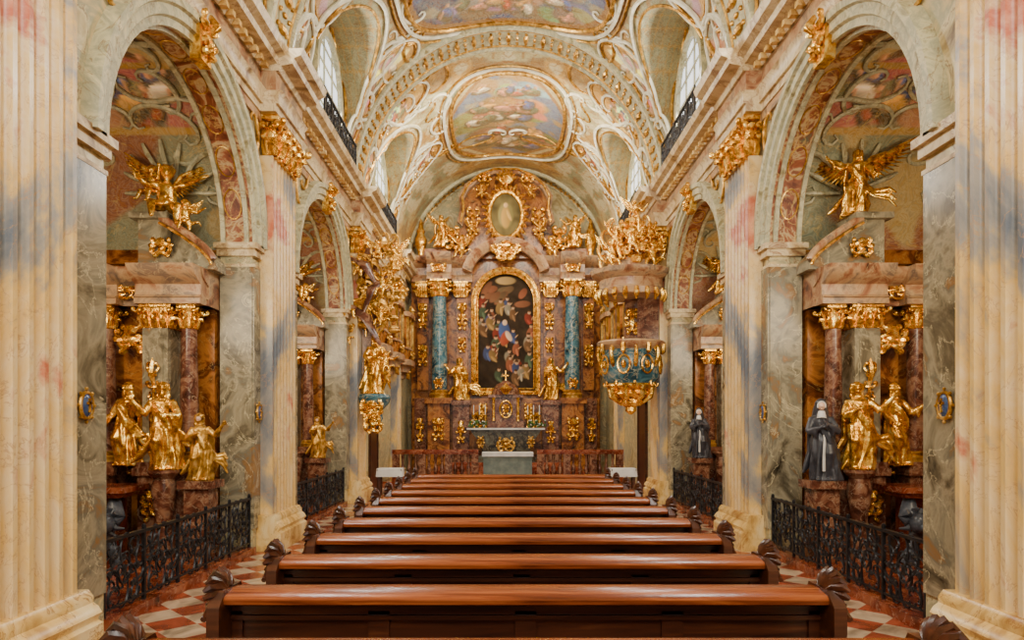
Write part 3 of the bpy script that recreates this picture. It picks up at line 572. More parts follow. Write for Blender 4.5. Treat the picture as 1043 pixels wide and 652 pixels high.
def statue(key,loc,h,rz,label,name='statue',wings=None,mt=None,grp=None,ry=0,cat='statue',face=False):
    me=FM[key]
    if mt: me=me.copy(); me.materials.clear(); me.materials.append(mt)
    o=bpy.data.objects.new(name,me); C.objects.link(o); o.location=loc; o.scale=(h,h,h); o.rotation_euler=(0,ry,rz); props(o,label,cat,None,grp)
    if wings:
        L,z,k=wings
        for f in (-1,1):
            w=bpy.data.objects.new('wing',WG[k]); C.objects.link(w); w.parent=o; w.location=(f*.04,.07,z); w.scale=(f*L,L,L); w.rotation_euler=(0,0,f*.25)
    if face:
        H_=HD[key]; dy=-.02 if key=='nun' else 0; e=lambda x,y,z:H_+Vector((x,y+dy,z)); m=M(); m.ell(e(0,-.012,-.005),(.041,.056,.054),14); m.tube([e(0,-.058,.015),e(0,-.08,-.012),e(0,-.06,-.018)],[.007,.013,.006],6); m.ell(e(0,-.06,-.038),(.016,.01,.006),6)
        f_=bpy.data.objects.new('face',mesh_of('face',m,SKIN)); C.objects.link(f_); f_.parent=o
        if key=='nun':
            m=M(); m.tube([H_+Vector((0,-.04,-.065)),H_+Vector((0,-.045,-.11)),H_+Vector((0,-.06,-.16))],[.04,.052,.06],14,flat=.9); m.tube([H_+Vector((.045*cos(t),-.05,.055*sin(t)-.002)) for t in [-.4+(pi+.8)*i/14 for i in range(15)]],.009,6); f_=bpy.data.objects.new('white_wimple',mesh_of('wimple',m,WHITE)); C.objects.link(f_); f_.parent=o
            m=M(); m.tube([(0,-.1,.68),(.01,-.13,.5),(0,-.15,.3),(0,-.15,.12)],[.018,.02,.024,.025],10,flat=.5); f_=bpy.data.objects.new('scapular',mesh_of('scapular',m,WHITE)); C.objects.link(f_); f_.parent=o
    return o
# ---------------------------------------------------------------- side altars
def side_altar(sg,dy):
    par=thing('side_altar',(sg*4.9,9.5+dy,.1),'brown and plum marble side altar with gilded capitals','altar','side altars in the chapels')
    def P(name,m,mt,lab=None):
        m.v=[(x,y+dy,z) for x,y,z in m.v]
        if sg>0:m.mir()
        return mk(name,m,mt,par,lab)
    m=M(); m.box(-6.2,-4.15,9.62,9.95,.1,3.45); m.box(-5.35,-4.95,9.5,9.62,1.3,3.2)
    for x in (-5.8,-4.6): m.box(x-.12,x+.12,9.56,9.62,1.4,3.1)
    P('retable',m,BRN)
    for x,w in ((-5.5,.22),(-4.77,.25),(-4.38,.17)):
        m=M(); m.box(x-w,x+w,9.12,9.62,.1,.35); m.box(x-w*.85,x+w*.85,9.15,9.62,.35,1.15); m.box(x-w*1.05,x+w*1.05,9.1,9.62,1.15,1.25); m.box(x-w*.95,x+w*.95,9.12,9.62,1.25,1.33); P('pedestal',m,PURP)
    for x in (-5.5,-4.38,-5.95):
        m=M(); m.lathe(baseprof(.12,1.33,.14),(x,9.35),18); P('column_base',m,DGOLD)
        m=M(); m.lathe([(.12,1.47),(.122,2.0),(.1,3.12)],(x,9.35),20); P('column_shaft',m,PURP)
        m=M(); capital(m,x,9.35,3.12,3.44,.1,.1,True); P('column_capital',m,GOLD)
    m=M(); m.box(-4.77-.17,-4.77+.17,9.2,9.6,1.33,3.12); m.box(-4.77-.11,-4.77+.11,9.18,9.2,1.5,3.0); P('pilaster_shaft',m,PIER)
    m=M(); capital(m,-4.77,9.4,3.12,3.44,.17,.2); P('pilaster_capital',m,GOLD)
    pr=[(0,3.44),(-.05,3.44),(-.05,3.52),(-.08,3.52),(-.02,3.56),(-.02,3.7),(-.1,3.74),(-.2,3.8),(-.24,3.86),(-.26,3.93),(0,3.93)]
    m=M()
    for x0,x1,yb in ((-6.25,-4.12,9.4),(-5.02,-4.14,9.18),(-5.72,-5.28,9.22)): m.prism([(yb+a if a<0 else 9.95,z) for a,z in pr],x0,x1,'x')
    P('entablature',m,PINK)
    N=14; top=[(-5.05,4.62),(-4.75,4.62)]+[(-4.72+.7*sin(pi/2*i/N)**.9,4.0+.56*(1-(i/N))**1.3+.03) for i in range(N+1)]
    m=M(); m.prism([(-5.05,3.93)]+top+[(-4.02,3.93)],9.3,9.75); m.box(-5.13,-4.62,9.2,9.75,4.6,4.68); P('pediment',m,PIER)
    m=M(); m.tube([(x,9.25,z+.02) for x,z in top[2:]],.05,8); P('pediment_moulding',m,PINK)
    m=M(); m.tube([(x,9.2,z-.06) for x,z in top[2:]],.02,6); P('gilded_moulding',m,GOLD)
    for a in ((-5.12,9.3,2.98,.3,.22,4,5,.03),(-4.7,9.24,4.2,.2,.16,6,4,.02),(-5.15,9.45,1.25,.2,.12,8,4,.02),(-4.77,9.14,.75,.18,.25,9,5,.02),(-4.77,9.16,2.3,.08,.5,10,6,.015),(-5.12,9.28,3.63,.3,.07,21,4,.015)): P('gilded_cartouche',orn(M(),*a),GOLD)
    m=M(); m.lathe([(.2,1.24),(.2,1.2),(.13,1.12),(.16,.95),(.1,.6),(.14,.4),(.14,.1)],(-4.54,8.98),16); P('statue_bracket',m,PURP)
    m=M(); m.box(-6.25,-4.8,8.45,9.12,.98,1.05); m.box(-6.25,-4.86,8.5,9.12,.92,.98); m.box(-6.25,-5.1,8.8,9.12,.1,.92); P('altar_slab',m,REDM)
    m=M(); m.tube([(-5.0,8.65,.9),(-4.93,8.55,.7),(-5.05,8.55,.5),(-4.95,8.5,.3),(-4.9,8.55,.12)],[.07,.12,.1,.06,.1],10); m.ell((-4.98,8.42,.62),(.11,.12,.13),10); m.ell((-4.98,8.32,.58),(.05,.06,.05),8)
    for k in range(9): m.tube([(-4.98,8.5,.66),(-4.98+.14*cos(k*.7),8.46,.64+.15*sin(k*.7)),(-4.98+.2*cos(k*.7+.4),8.5,.6+.2*sin(k*.7+.4))],[.04,.04,.012],6)
    P('carved_support',m,GREYM,'dark grey carved lion head support')
    m=M(); m.box(-4.27,-3.87,8.82,9.2,.1,.25); m.box(-4.23,-3.91,8.86,9.16,.25,1.0); m.box(-4.29,-3.85,8.8,9.22,1.0,1.1); m.v=[(x,y+dy,z) for x,y,z in m.v]
    if sg>0:m.mir()
    mk('statue_pedestal',m,PURP,label='plum marble pedestal block beside the side altar',cat='pedestal',group='marble statue pedestals in the chapels')
SG='gilded statues on the side altars'
for dy in (0,5.65):
    for sg in (-1,1):
        side_altar(sg,dy)
        statue('angel' if sg>0 else 'p1',(sg*4.72,9.42+dy,4.68),.92 if sg>0 else .95,sg*-.4,'gilded angel with spread wings atop the altar pediment' if sg>0 else 'gilded seated cherub atop the altar pediment','angel_statue',(.72,.7,'d') if sg>0 else (.5,.4,'u'),grp='gilded angels above the side altars')
        if sg<0:
            statue('p2',(-4.45,9.35+dy,4.5),.55,.5,'small gilded cherub leaning on the pediment slope','cherub_statue',(.4,.4,'u'))
            statue('p3',(-4.95,9.45+dy,4.95),.6,-.2,'small gilded cherub above the pediment','cherub_statue',(.4,.4,'u'))
        statue('saintC',(sg*5.14,9.22+dy,1.28),1.12,sg*.3,'gilded bearded saint in heavy robes between columns',grp=SG)
        if dy==0: statue('saintA' if sg<0 else 'saintB',(sg*4.54,8.98,1.24),1.15,sg*-.3,'gilded saint with raised arm on bracket before altar',grp=SG)
        if sg<0: statue('saintB',(-4.07,9.0+dy,1.1),.88,.2,'small gilded figure with flesh-toned face on pedestal',mt=DGOLD,face=True)
        else: statue('nun',(4.07,9.0+dy,1.1),1.05,-.3,'nun statue in black habit and veil on pedestal',face=True)
# ---------------------------------------------------------------- high altar
HA=thing('high_altar',(-.05,24.6,0),'towering brown marble high altar with gilding and columns','altar')
def H(name,m,mt,lab=None,ang=40):
    m.v=[(x-.05,y,z) for x,y,z in m.v]; return mk(name,m,mt,HA,lab,ang=ang)
m=M(); m.box(-3.4,3.4,24.75,25.25,0,7.7); m.box(-3.3,3.3,24.3,24.76,.2,2.7)
for x in (-2.95,-1.55,1.55,2.95): m.box(x-.2,x+.2,24.5,24.76,3.0,6.35)
H('retable',m,BRN)
for x in (-2.33,2.33): m=M(); m.box(x-.45,x+.45,23.8,24.5,.2,.7); m.box(x-.38,x+.38,23.86,24.5,.7,2.5); m.box(x-.48,x+.48,23.76,24.5,2.5,2.7); H('column_pedestal',m,BRN)
for x in (-1.55,1.55): m=M(); m.box(x-.28,x+.28,23.75,24.5,.2,2.45); m.box(x-.34,x+.34,23.68,24.5,2.45,2.62); H('statue_pedestal',m,PURP)
for x in (-3.0,3.0): m=M(); m.box(x-.2,x+.2,24.15,24.5,.2,2.7); H('corner_pedestal',m,PURP)
for x in (-2.33,2.33): column(HA,x-.05,24.15,.27,2.7,6.85,BLUE,.6,.3)
for x in (-2.95,-1.6,1.6,2.95): m=M(); capital(m,x,24.5,6.3,6.85,.2,.15); H('pilaster_capital',m,GOLD)
pr=[(0,6.85),(-.06,6.85),(-.06,7.0),(-.1,7.05),(-.03,7.1),(-.03,7.35),(-.15,7.42),(-.3,7.5),(-.36,7.62),(-.38,7.72),(0,7.72)]
for f in (-1,1):
    m=M()
    for x0,x1,yb in ((min(f*3.35,f*1.2),max(f*3.35,f*1.2),24.5),(min(f*2.75,f*1.9),max(f*2.75,f*1.9),23.95)): m.prism([(yb+a if a<0 else 24.9,z) for a,z in pr],x0,x1,'x')
    H('entablature',m,PINK)
m=M(); N=24
m.loft([[(-(1.25+a)*cos(pi*(.08+.84*i/N)),24.35-b,6.85+(1.15+a)*sin(pi*(.08+.84*i/N))) for a,b in ((0,0),(0,.2),(.1,.3),(.2,.42),(.32,.45),(.34,0))] for i in range(N+1)]); H('arched_cornice',m,PINK)
m=M(); hf=[(2.0,7.7),(2.0,8.3),(1.8,8.7),(1.55,8.8),(1.45,9.3),(1.5,9.7),(1.3,10.1),(.9,10.45),(.4,10.65)]
m.prism([(x,z) for x,z in hf]+[(-x,z) for x,z in hf[::-1]],24.5,24.85)
for f in (-1,1): m.box(f*1.15-.16,f*1.15+.16,24.3,24.51,7.75,9.6); m.box(f*2.5-.5,f*2.5+.5,24.3,24.8,7.72,8.0)
H('attic',m,BRN)
m=M(); tp=[(-x,z) for x,z in hf[3:]]+[(x,z) for x,z in hf[:2:-1]]
m.loft([[(x*(1+a),24.45-b,z+a*1.2) for a,b in ((0,0),(.0,.18),(.05,.24),(.1,.3),(.12,0))] for x,z in tp]); H('attic_cornice',m,PINK)
def oval(m,cx,y,cz,a,b,r,n=36): m.tube([(cx+a*cos(2*pi*i/n),y,cz+b*sin(2*pi*i/n)) for i in range(n+1)],r,8); return m
m=oval(M(),0,24.15,9.15,.6,.82,.09)
for k in range(28):
    t=2*pi*k/28; c_,s_=cos(t),sin(t); r1=.66+.1*(k%2); m.tube([(c_*.62,24.1,9.15+s_*.85),(c_*.72,24.0,9.15+s_*.97),(c_*(r1+.12),24.08,9.15+s_*(r1+.38))],[.05,.07,.03],6)
H('oval_frame',m,GOLD)
m=M()
for k in range(9):
    a=pi/2+(k-4)*.27; m.tube([(0,24.1,10.15),(cos(a)*.25,23.95,10.2+sin(a)*.25),(cos(a)*.42,24.05,10.2+sin(a)*.5)],[.04,.08,.03],6)
H('shell_crest',m,GOLD)
OA=[(0,24.1,8.05,.7,.25,12,6,.045),(0,24.0,7.75,.45,.25,24,6,.045)]
for f in (-1,1):
    OA+=[(f*1.15,24.25,8.9,.25,.55,71,6,.035),(f*1.9,24.3,8.3,.35,.5,13,6,.045),(f*.75,24.2,10.45,.3,.17,73,4,.03),
     (f*1.55,24.42,5.6,.2,.6,14,6,.035),(f*1.55,24.42,4.6,.16,.3,16,4,.03),(f*2.95,24.45,5.6,.2,.6,15,6,.035),(f*2.95,24.45,4.2,.2,.5,17,6,.035),
     (f*2.33,23.8,1.6,.25,.5,18,6,.035),(f*2.33,23.8,7.22,.4,.14,19,4,.035),(f*1.55,23.7,1.5,.18,.5,20,5,.03),(f*3.0,24.1,1.6,.15,.5,22,5,.03),(f*2.33,23.86,3.2,.22,.2,23,5,.03),(f*1.0,24.22,1.9,.3,.4,25,5,.03)]
for a in OA: H('gilded_cartouche',orn(M(),*a,dep=.09),GOLD)
m=M(); m.tube([(a*1.02,24.12,b+.1) for a,b in tp],.045,6); H('gilded_moulding',m,GOLD)
def canvas(name,cx,y,w,z0,z1,arch,blobs,bg,par,nx=110,nz=200,seed=0):
    U,V=np.meshgrid(np.linspace(-1,1,nx),np.linspace(0,1,nz))
    zt=z0+(z1-z0)*V; half=np.full_like(U,w)
    if arch=='round':
        zc=z1-w; half=np.where(zt>zc,np.sqrt(np.maximum(w*w-(zt-zc)**2,1e-6)),w)
    if arch=='oval': half=w*np.sqrt(np.maximum(1-(2*V-1)**2,1e-6))
    X_=U*half; c=np.zeros(U.shape+(3,))+np.array(bg); c=c*(1+.5*wav(X_*5,zt*5,seed)[...,None])
    xn=X_/w; B_=V*(z1-z0)/w
    for (bx,bz,rx,rz,a,col) in blobs: c=blob(c,xn,B_,bx,bz*(z1-z0)/w,rx,rz,a,col)
    vs=np.stack([X_+cx,np.full_like(U,y),zt],-1).reshape(-1,3)-np.array(wl(par)); idx=np.arange(nx*nz).reshape(nz,nx); F=np.stack([idx[:-1,:-1],idx[:-1,1:],idx[1:,1:],idx[1:,:-1]],-1).reshape(-1,4)
    o=bpy.data.objects.new(name,npmesh(name,vs,F,c,PAINT,1.12)); C.objects.link(o); o.parent=par; return o
rn=random.Random(12); bl=[]
RC=[(.16,.03,.018),(.04,.055,.11),(.18,.11,.04),(.19,.16,.11),(.05,.07,.04),(.12,.065,.03),(.2,.07,.035)]
for k in range(12): bl+=[(-.7+1.4*rn.random(),.72+.2*rn.random(),.2+.1*rn.random(),.12,rn.random(),(.1+.1*rn.random(),.07,.035))]
for i in range(34):
    z=.74-.66*i/34; x=-.85+1.7*rn.random(); s_=.1+.03*rn.random(); col=RC[i%7]; a=rn.random()*.8-.4
    bl+=[(x,z,s_*1.2,s_*1.9,a,col),(x+.04,z-.03,s_*.4,s_*1.3,a+.4,tuple(q*1.8 for q in col)),(x+.02,z+.056,s_*.5,s_*.58,0,(.38,.23,.13)),(x+.02,z+.07,s_*.52,s_*.35,0,(.06,.03,.015)),(x+.13,z+.01,s_*.75,s_*.18,a+.8,(.36,.22,.12))]
bl+=[(-.05,.5,.2,.36,.1,(.05,.08,.18)),(-.02,.44,.16,.26,-.3,(.28,.06,.03)),(-.03,.575,.085,.1,0,(.52,.35,.22)),(.1,.46,.09,.2,.5,(.52,.37,.25)),(0,.93,.35,.14,0,(.3,.2,.08))]
canvas('painting',-.05,24.55,1.05,3.0,7.2,'round',bl,(.03,.02,.012),HA,seed=3)
canvas('oval_relief',-.05,24.2,.56,8.35,9.95,'oval',[(0,.5,.5,.8,0,(.25,.21,.08)),(0,.45,.3,.7,0,(.42,.26,.07)),(0,.72,.14,.16,0,(.6,.4,.18)),(.2,.5,.1,.4,.4,(.5,.33,.1))],(.15,.12,.05),HA,40,50,seed=5)
m=M()
for (w,r,y) in ((1.12,.1,24.45),(1.0,.03,24.42),(1.2,.035,24.42)):
    path=[(-w,y,3.0-(w-1.05))]+[(-w*cos(pi*i/24),y,6.15+w*sin(pi*i/24)) for i in range(25)]+[(w,y,3.0-(w-1.05)),(-w,y,3.0-(w-1.05))]; m.tube(path,r,8)
H('picture_frame',m,GOLD)
m=M()
for i in range(3): m.box(-2.6+.3*i,2.6-.3*i,22.2+.35*i,23.6,.15+.12*i,.27+.12*i)
m.box(-3.6,3.6,19.7,23.6,.0,.15); mk('altar_steps',m,REDM,label='red marble steps leading up to the high altar',cat='steps')
m=M(); m.prism([(x,z) for x,z in ((-1.0,.51),(-1.05,.65),(-.8,.75),(-.85,1.1),(-1.15,1.5),(-1.2,1.6),(1.2,1.6),(1.15,1.5),(.85,1.1),(.8,.75),(1.05,.65),(1.0,.51))],23.3,23.7); H('altar_mensa',m,DKGM,'dark marble sarcophagus altar table')
m=M(); m.box(-1.32,1.32,23.22,23.75,1.6,1.66); H('altar_top',m,WHITE)
for a in ((0,23.28,1.1,.4,.28,31,6,.025),(.85,23.28,1.15,.16,.25,32,5,.02),(-.85,23.28,1.15,.16,.25,32,5,.02)): H('gilded_cartouche',orn(M(),*a),DGOLD)
m=M(); m.box(-.62,.62,23.6,24.2,1.66,1.9); m.box(-.5,.5,23.62,24.2,1.9,2.7); m.box(-.6,.6,23.55,24.2,2.7,2.8); m.lathe([(.5,2.8),(.48,2.95),(.35,3.15),(.15,3.25),(.1,3.3)],(0,23.9),20); H('tabernacle',m,PURP)
for f in (-1,1):
    m=M(); m.lathe([(.06,1.9),(.05,2.0),(.045,2.6),(.07,2.7)],(f*.42,23.58),10); H('tabernacle_colonnette',m,GOLD); H('gilded_cartouche',orn(M(),f*.78,23.8,2.2,.18,.35,33,5,.03),GOLD)
m=oval(M(),0,23.58,2.3,.2,.28,.035); orn(m,0,23.6,2.3,.15,.2,34,4,.025); H('tabernacle_door',m,GOLD)
m=M(); m.box(-.02,.02,23.88,23.92,3.3,3.65); m.box(-.1,.1,23.88,23.92,3.46,3.5); H('cross',m,GOLD)
m=M(); m.lathe([(.15,2.8),(.2,2.95),(.24,3.0),(.1,3.1),(.03,3.2)],(0,23.55),12); H('crown_ornament',m,GOLD)
cs=None
for x in (-1.15,-.95,-.75,.7,.9,1.1):
    if cs is None:
        cs=thing('altar_candlestick',(x,23.5,1.66),'gilded altar candlestick with white candle','candlestick','candlesticks on the high altar')
        m=M(); m.lathe([(.07,1.66),(.06,1.7),(.02,1.74),(.035,1.82),(.018,1.9),(.03,2.05),(.05,2.12)],(x,23.5),12); mk('holder',m,GOLD,cs)
        m=M(); m.lathe([(.016,2.12),(.016,2.42),(.004,2.44)],(x,23.5),8); mk('candle',m,WHITE,cs); x0=x
    else: dup(cs,(x-x0,0,0))
for x in (-1.0,1.0):
    par=thing('flower_arrangement',(x,23.35,1.66),'green leaves with white flowers on the altar','flowers','flower arrangements on the altar'); m=M(); w_=M()
    for k in range(40):
        p=(x+(RN.random()-.5)*.6,23.35+(RN.random()-.5)*.2,1.7+RN.random()*.2); m.ell(p,(.05,.03,.025),6,rot=(RN.random()*3,RN.random()*3,0))
        if k%3==0: w_.ell((p[0],p[1]-.03,p[2]+.03),.025,6)
    mk('leaves',m,LEAF,par); mk('blossoms',w_,WHITE,par)
AG='gilded saints beside the altar painting'
statue('saintA',(-1.65,24.0,2.62),1.5,-.1,'gilded saint standing on pedestal beside the altar painting',grp=AG)
statue('saintB',(1.55,24.0,2.62),1.5,.1,'gilded saint with lifted arm beside the altar painting',grp=AG)
for f in (-1,1):
    statue('angel',(f*2.35,24.15,8.0),1.15,-f*.5,'gilded angel seated on the altar entablature',name='angel_statue',wings=(.34,.7,'u'),grp='gilded angels on the high altar')
    statue('p2' if f>0 else 'p3',(f*1.55-.05,24.1,7.72),.95,f*.4,'gilded cherub above the altar painting',name='cherub_statue',wings=(.45,.4,'u'),grp='gilded cherubs on the high altar')
    statue('p1',(f*.85-.05,24.05,9.75),.6,f*.4,'gilded cherub beside the oval relief',name='cherub_statue',wings=(.4,.4,'u'),grp='gilded cherubs on the high altar')
    statue('p3',(f*1.2-.05,24.1,8.5),.6,-f*.4,'gilded cherub beside the oval relief',name='cherub_statue',wings=(.4,.4,'u'),grp='gilded cherubs on the high altar')
    m=M(); m.lathe([(.12,7.72),(.1,7.85),(.2,8.1),(.22,8.3),(.12,8.5),(.16,8.6),(.1,8.7),(.05,8.95),(.0,9.1)],(f*3.0-.05,24.3),14); mk('altar_urn',m,GOLD,label='gilded urn with flame on the altar cornice',cat='urn',group='gilded urns on the altar cornice')
# ---------------------------------------------------------------- communion rail and small altar
for f in (-1,1):
    par=thing('communion_rail',(f*2.0,20,.15),'dark red marble balustrade of the communion rail','balustrade','communion rail sections')
    a,b=(.85,3.35); x0,x1=(a,b) if f>0 else (-b,-a)
    m=M(); m.box(x0,x1,19.88,20.12,.98,1.06); m.box(x0,x1,19.9,20.1,.93,.98); mk('handrail',m,REDM,par); m=M(); m.box(x0,x1,19.9,20.1,.15,.27); mk('base',m,REDM,par)
    for k in range(13):
        x=x0+.1+(x1-x0-.2)*k/12; m=M()
        if k%4==0: m.box(x-.1,x+.1,19.9,20.1,.27,.93); mk('post',m,PURP,par)
        else: m.lathe([(.05,.27),(.035,.33),(.07,.45),(.065,.52),(.03,.66),(.045,.8),(.05,.93)],(x,20),10); mk('baluster',m,PURP,par)
par=thing('table_altar',(.0,20.6,.15),'table altar with grey-green cloth and white linen top','altar table')
m=M(); m.box(-.72,.72,20.35,20.9,.15,.93); mk('cloth',m,GRN,par); m=M(); m.box(-.76,.76,20.3,20.95,.93,.96); m.box(-.76,.76,20.3,20.32,.84,.93); mk('table_linen',m,WHITE,par)
for x in (-2.45,2.35):
    par=thing('side_table',(x,14.2,0),'small table draped with white cloth beside pews','table','small draped tables'); m=M(); m.box(x-.25,x+.25,14.03,14.37,.86,.9); mk('table_top',m,DWOOD,par)
    n=28; rg=[]; m=M()
    for z,k in ((.905,.2),(.905,1),(.74,1.03)): rg.append([(x+.26*k*max(-1,min(1,1.35*cos(t)))*(1+.03*sin(7*t)*(k>1)),14.2+.18*k*max(-1,min(1,1.35*sin(t))),z) for t in [2*pi*j/n for j in range(n)]])
    m.loft(rg); mk('tablecloth',m,WHITE,par)
    for a in (-.21,.21):
        for b in (-.13,.13): m=M(); m.box(x+a-.02,x+a+.02,14.2+b-.02,14.2+b+.02,0,.86); mk('leg',m,DWOOD,par)
# ---------------------------------------------------------------- pulpit
px,py=2.8,15.75
PU=thing('pulpit',(px,py,2.1),'blue and gold marble pulpit with canopy on the pier','pulpit')
def prof(m,pr,n=24,sx=1,sy=.9): m.lathe(pr,(px,py),n,sx=sx,sy=sy)
m=M(); prof(m,[(.62,3.5),(.66,3.3),(.68,3.05),(.62,2.85),(.5,2.72)]); mk('basket',m,BLUE,PU)
m=M(); prof(m,[(.74,3.7),(.78,3.66),(.76,3.6),(.66,3.54),(.62,3.5)]); mk('basket_rim',m,PINK,PU)
m=M(); prof(m,[(.52,2.74),(.56,2.68),(.42,2.58),(.46,2.5),(.28,2.38),(.3,2.3),(.12,2.2),(.13,2.12),(.03,2.03)]); mk('gilded_pendant',m,GOLD,PU)
for k in range(8):
    m=M(); a=2*pi*k/8
    q=scr('S',(0,0),(.1,.7),18); m.tube([(px+cos(a)*(.63+u*.5),py+sin(a)*(.57+u*.5),2.75+v) for u,v in q],taper(19,.05),6)
    a+=pi/8; cx,cy=px+cos(a)*.68,py+sin(a)*.62; m.tube([(cx-sin(a)*.14*cos(t),cy+cos(a)*.14*cos(t),3.15+.2*sin(t)) for t in [2*pi*j/16 for j in range(17)]],.025,5); m.ell((cx,cy,3.15),(.06,.06,.1),8)
    m.tube([(px+cos(a)*.75,py+sin(a)*.68,3.62),(px+cos(a)*.74,py+sin(a)*.67,3.45),(px+cos(a)*.7,py+sin(a)*.63,3.38)],[.05,.06,.02],6); m.tube([(px+cos(a)*.5,py+sin(a)*.45,2.7),(px+cos(a)*.45,py+sin(a)*.4,2.45),(px+cos(a)*.2,py+sin(a)*.2,2.25)],[.06,.07,.03],6)
    mk('gilded_relief',m,GOLD,PU)
m=M(); m.box(2.95,3.43,15.72,16.2,3.4,4.75); m.box(2.7,2.96,15.9,16.1,3.5,4.72); mk('back_panel',m,PURP,PU)
ornp(PU,2.85,15.86,4.15,.2,.4,81,6,.03)
m=M(); prof(m,[(.55,4.7),(.75,4.72),(.78,4.85),(.72,4.9),(.72,5.08),(.82,5.14),(.9,5.2),(.92,5.3),(.6,5.36),(.5,5.5)]); mk('canopy',m,PINK,PU)
for k in range(20):
    m=M(); a=2*pi*k/20; m.tube([(px+cos(a)*.76,py+sin(a)*.68,4.84),(px+cos(a)*.8,py+sin(a)*.72,4.7),(px+cos(a)*.74,py+sin(a)*.66,4.58)],[.05,.06,.02],6); mk('gilded_lambrequin',m,GOLD,PU)
m=M()
for k in range(30):
    a=k*2.4; r=.5*(1-k/38); m.ell((px+cos(a)*r,py+sin(a)*r,5.42+.035*k),(.15,.15,.11),7)
    if k%2: m.tube([(px+cos(a)*(r+.1)+p[0]*cos(a),py+sin(a)*(r+.1),5.42+.03*k+p[1]) for p in scr('C',(0,0),(.2,.25),14)],taper(15,.04),6)
mk('gilded_cloud',m,GOLD,PU)
for k,(dx,dy,z,h,key,rz) in enumerate(((-.5,-.35,5.4,.75,'p1',.4),(.4,-.4,5.4,.7,'p2',-.3),(-.05,-.45,5.7,.65,'p3',.0),(.1,0,6.2,.75,'saintB',.2),(-.35,.0,5.95,.6,'p2',.6),(.4,-.1,6.0,.55,'p3',-.5))):
    statue(key,(px+dx,py+dy,z),h,rz,'gilded cherub on the pulpit canopy' if key!='saintB' else 'gilded figure crowning the pulpit canopy','cherub_statue' if key!='saintB' else 'statue',(.4,.45 if key!='saintB' else .75,'u'))
# ---------------------------------------------------------------- left pier group
gx,gy=-3.1,15.9
par=thing('sculpted_bracket',(gx,gy,2.0),'grey marble bracket with gilded foliage carrying a statue','bracket')
m=M(); m.lathe([(.1,1.75),(.2,1.95),(.16,2.1),(.34,2.3),(.38,2.42),(.34,2.5)],(gx,gy),16); mk('bracket_body',m,BLUE,par)
ornp(par,gx,gy-.32,2.12,.35,.28,41,6,.035,dep=.08); ornp(par,gx,gy-.15,1.8,.25,.25,42,5,.03)
statue('queen',(gx,gy,2.5),1.4,.3,'gilded crowned saint holding child on the bracket')
statue('p2',(gx+.28,gy-.2,3.05),.6,.4,'gilded child figure held beside the saint','child_statue')
gx=-3.2
par=thing('gilded_glory',(gx-.1,gy,3.9),'gilded cloud glory with rays and foliage on pier','wall sculpture')
m=M(); rn=random.Random(5)
for k in range(56):
    f=k/56; z=3.9+2.1*f; a=rn.random(); x=gx-.35+1.0*a*(1-.25*f)+.25*f
    if k%2: m.ell((x,gy-.1-.2*rn.random(),z),(.09+.07*rn.random(),.1,.06+.05*rn.random()),7)
    else:
        q=scr('SC'[k%4//2],(x,z),(x+(rn.random()-.5)*.4,z+.12+.16*rn.random()),14); m.tube([(u,gy-.3,v) for u,v in q],taper(15,.035),5)
mk('cloud',m,DGOLD,par)
m=M(); m.box(gx-.2,gx+.15,gy+.05,gy+.3,2.5,5.9); mk('backing_panel',m,PURP,par)
m=M()
for (x,z,x2,z2) in ((-.5,4.6,.3,3.6),(.5,5.2,-.1,4.3),(-.4,5.6,.2,5.0)): m.tube([(gx+x,gy-.3,z),(gx+x*.3+x2*.5,gy-.42,(z+z2)/2+.1),(gx+x2,gy-.35,z2)],[.05,.13,.04],8,flat=.5)
mk('drapery',m,PURP,par,'dark plum drapery')
m=M()
for k in range(16):
    a=2*pi*k/16; m.tube([(gx-.1,gy,4.6),(gx-.1+.75*cos(a),gy,4.6+.75*sin(a))],[.06,.01],4)
mk('rays',m,GOLD,par)
for k,(dx,z,h,key,rz) in enumerate(((-.45,4.3,.7,'p1',.5),(.35,4.8,.65,'p3',-.3),(-.2,5.2,.6,'p2',.2),(.65,5.3,.65,'angel',-.5),(.25,5.6,.5,'p1',.1),(-.5,3.7,.55,'p3',.4),(.3,4.1,.55,'p2',-.2))):
    statue(key,(gx+dx,gy-.35,z),h,rz,'gilded cherub hovering amid the cloud glory' if key!='angel' else 'gilded angel with wings amid the cloud glory','cherub_statue' if key!='angel' else 'angel_statue',(.45,.42 if key!='angel' else .7,'u'),grp='gilded cherubs around the glory' if key!='angel' else None)
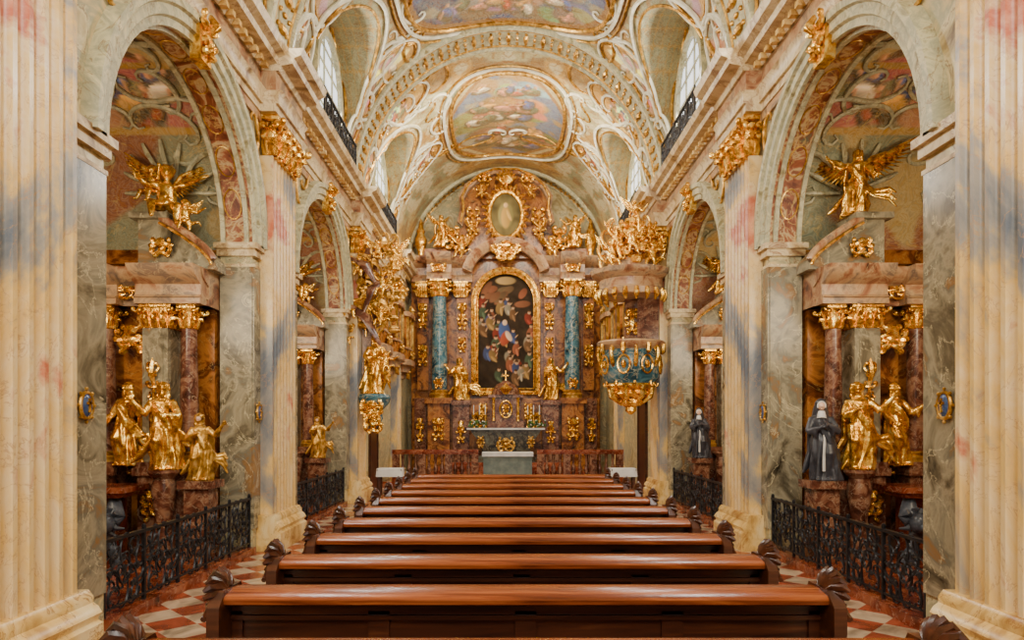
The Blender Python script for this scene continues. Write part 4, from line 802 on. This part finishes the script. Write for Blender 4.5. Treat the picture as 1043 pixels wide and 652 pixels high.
# ---------------------------------------------------------------- oratories in chancel
for sg in (-1,1):
    for yc in (18.4,20.7,23.0) if sg<0 else (18.6,20.8,23.0):
        par=thing('oratory_box',(sg*3.35,yc,3.3),'brown marble oratory box with glazed windows and gilding','oratory','glazed oratory boxes on the chancel walls')
        def Q(name,m,mt):
            if sg>0:m.mir()
            mk(name,m,mt,par)
        def bow(r,s=.82): return [(-WX,yc-s),(-WX+r*.75,yc-s)]+[(-WX+r+.12*cos(t),yc+s*.85*sin(t)) for t in [-pi/2+pi*i/8 for i in range(9)]]+[(-WX+r*.75,yc+s),(-WX,yc+s)]
        m=M(); m.prism(bow(.3),3.9,5.3,'z'); Q('box_body',m,BRN)
        for a in ((.4,.9,3.72,3.9),(.25,.7,3.5,3.72),(.1,.4,3.3,3.5),(.4,.9,5.3,5.45),(.34,.85,4.25,4.31)): m=M(); m.prism(bow(*a[:2]),a[2],a[3],'z'); Q('box_cornice',m,PINK)
        for f in (-1,1): m=M(); m.box(-WX+.2,-WX+.41,yc+f*.3-.24,yc+f*.3+.24,4.4,5.15); Q('window_pane',m,DKGL)
        m=M(); m.box(-WX+.03,-WX+.2,yc-.84,yc-.82,4.4,5.15); Q('window_pane',m,DKGL)
        for a in ((-WX+.45,yc,4.08,.4,.12,51,5,.025,'yz'),(-WX+.42,yc,5.5,.4,.22,52,5,.035,'yz'),(-WX+.3,yc,3.45,.3,.2,53,4,.03,'yz')): Q('gilded_cartouche',orn(M(),*a),DGOLD)
        for f in (-.62,0,.62): m=M(); m.box(-WX+.36,-WX+.44,yc+f*.9-.03,yc+f*.9+.03,4.3,5.3); Q('gilded_post',m,DGOLD)
    m=M(); m.box(-WX,-WX+.04,18.0,19.0,0,2.3); m.box(-WX,-WX+.07,17.95,18.02,0,2.4); m.box(-WX,-WX+.07,18.98,19.05,0,2.4); m.box(-WX,-WX+.07,17.95,19.05,2.3,2.42)
    if sg>0:m.mir()
    st('door_%d'%(1 if sg<0 else 2),m,DWOOD)
# ---------------------------------------------------------------- camera, light
cam=bpy.data.cameras.new('cam'); co=bpy.data.objects.new('camera',cam); C.objects.link(co); S.camera=co
co.location=(-.09,0,1.86); co.rotation_euler=(pi/2,0,0); cam.sensor_width=36; cam.lens=36*700/1043
cam.shift_x=(521.5-514)/1043; cam.shift_y=(430-326)/1043; cam.clip_start=.05
w=bpy.data.worlds.new('world'); S.world=w; w.use_nodes=True; bg=w.node_tree.nodes['Background']; bg.inputs[0].default_value=(1,.94,.83,1); bg.inputs[1].default_value=1.6
def area(loc,rot,sx,sy,e,col=(1,.93,.82)):
    l=bpy.data.lights.new('added_light','AREA'); l.shape='RECTANGLE'; l.size=sx; l.size_y=sy; l.energy=e; l.color=col
    o=bpy.data.objects.new('added_light',l); C.objects.link(o); o.location=loc; o.rotation_euler=rot
for sg in (-1,1):
    for yc in BC[1:]: area((sg*3.45,yc,8.5),(0,sg*radians(66),0),1.5,1.5,370,(1,.96,.88))  # added panels in front of the panes, standing in for window daylight
    for a,b in OPEN: area((sg*4.9,a+.0,3.8),(radians(72),0,0),1.5,1.2,85,(1,.83,.58))  # added warm fill in each chapel, facing away from camera, no fixture there
area((0,-1.5,7.5),(radians(55),0,0),6,4,850,(1,.95,.84))  # added fill from behind and above the camera, no fixture there
area((0,17.0,9.7),(radians(62),0,0),3,.6,400,(1,.87,.66))  # added fill towards the high altar, kept unseen behind the rib
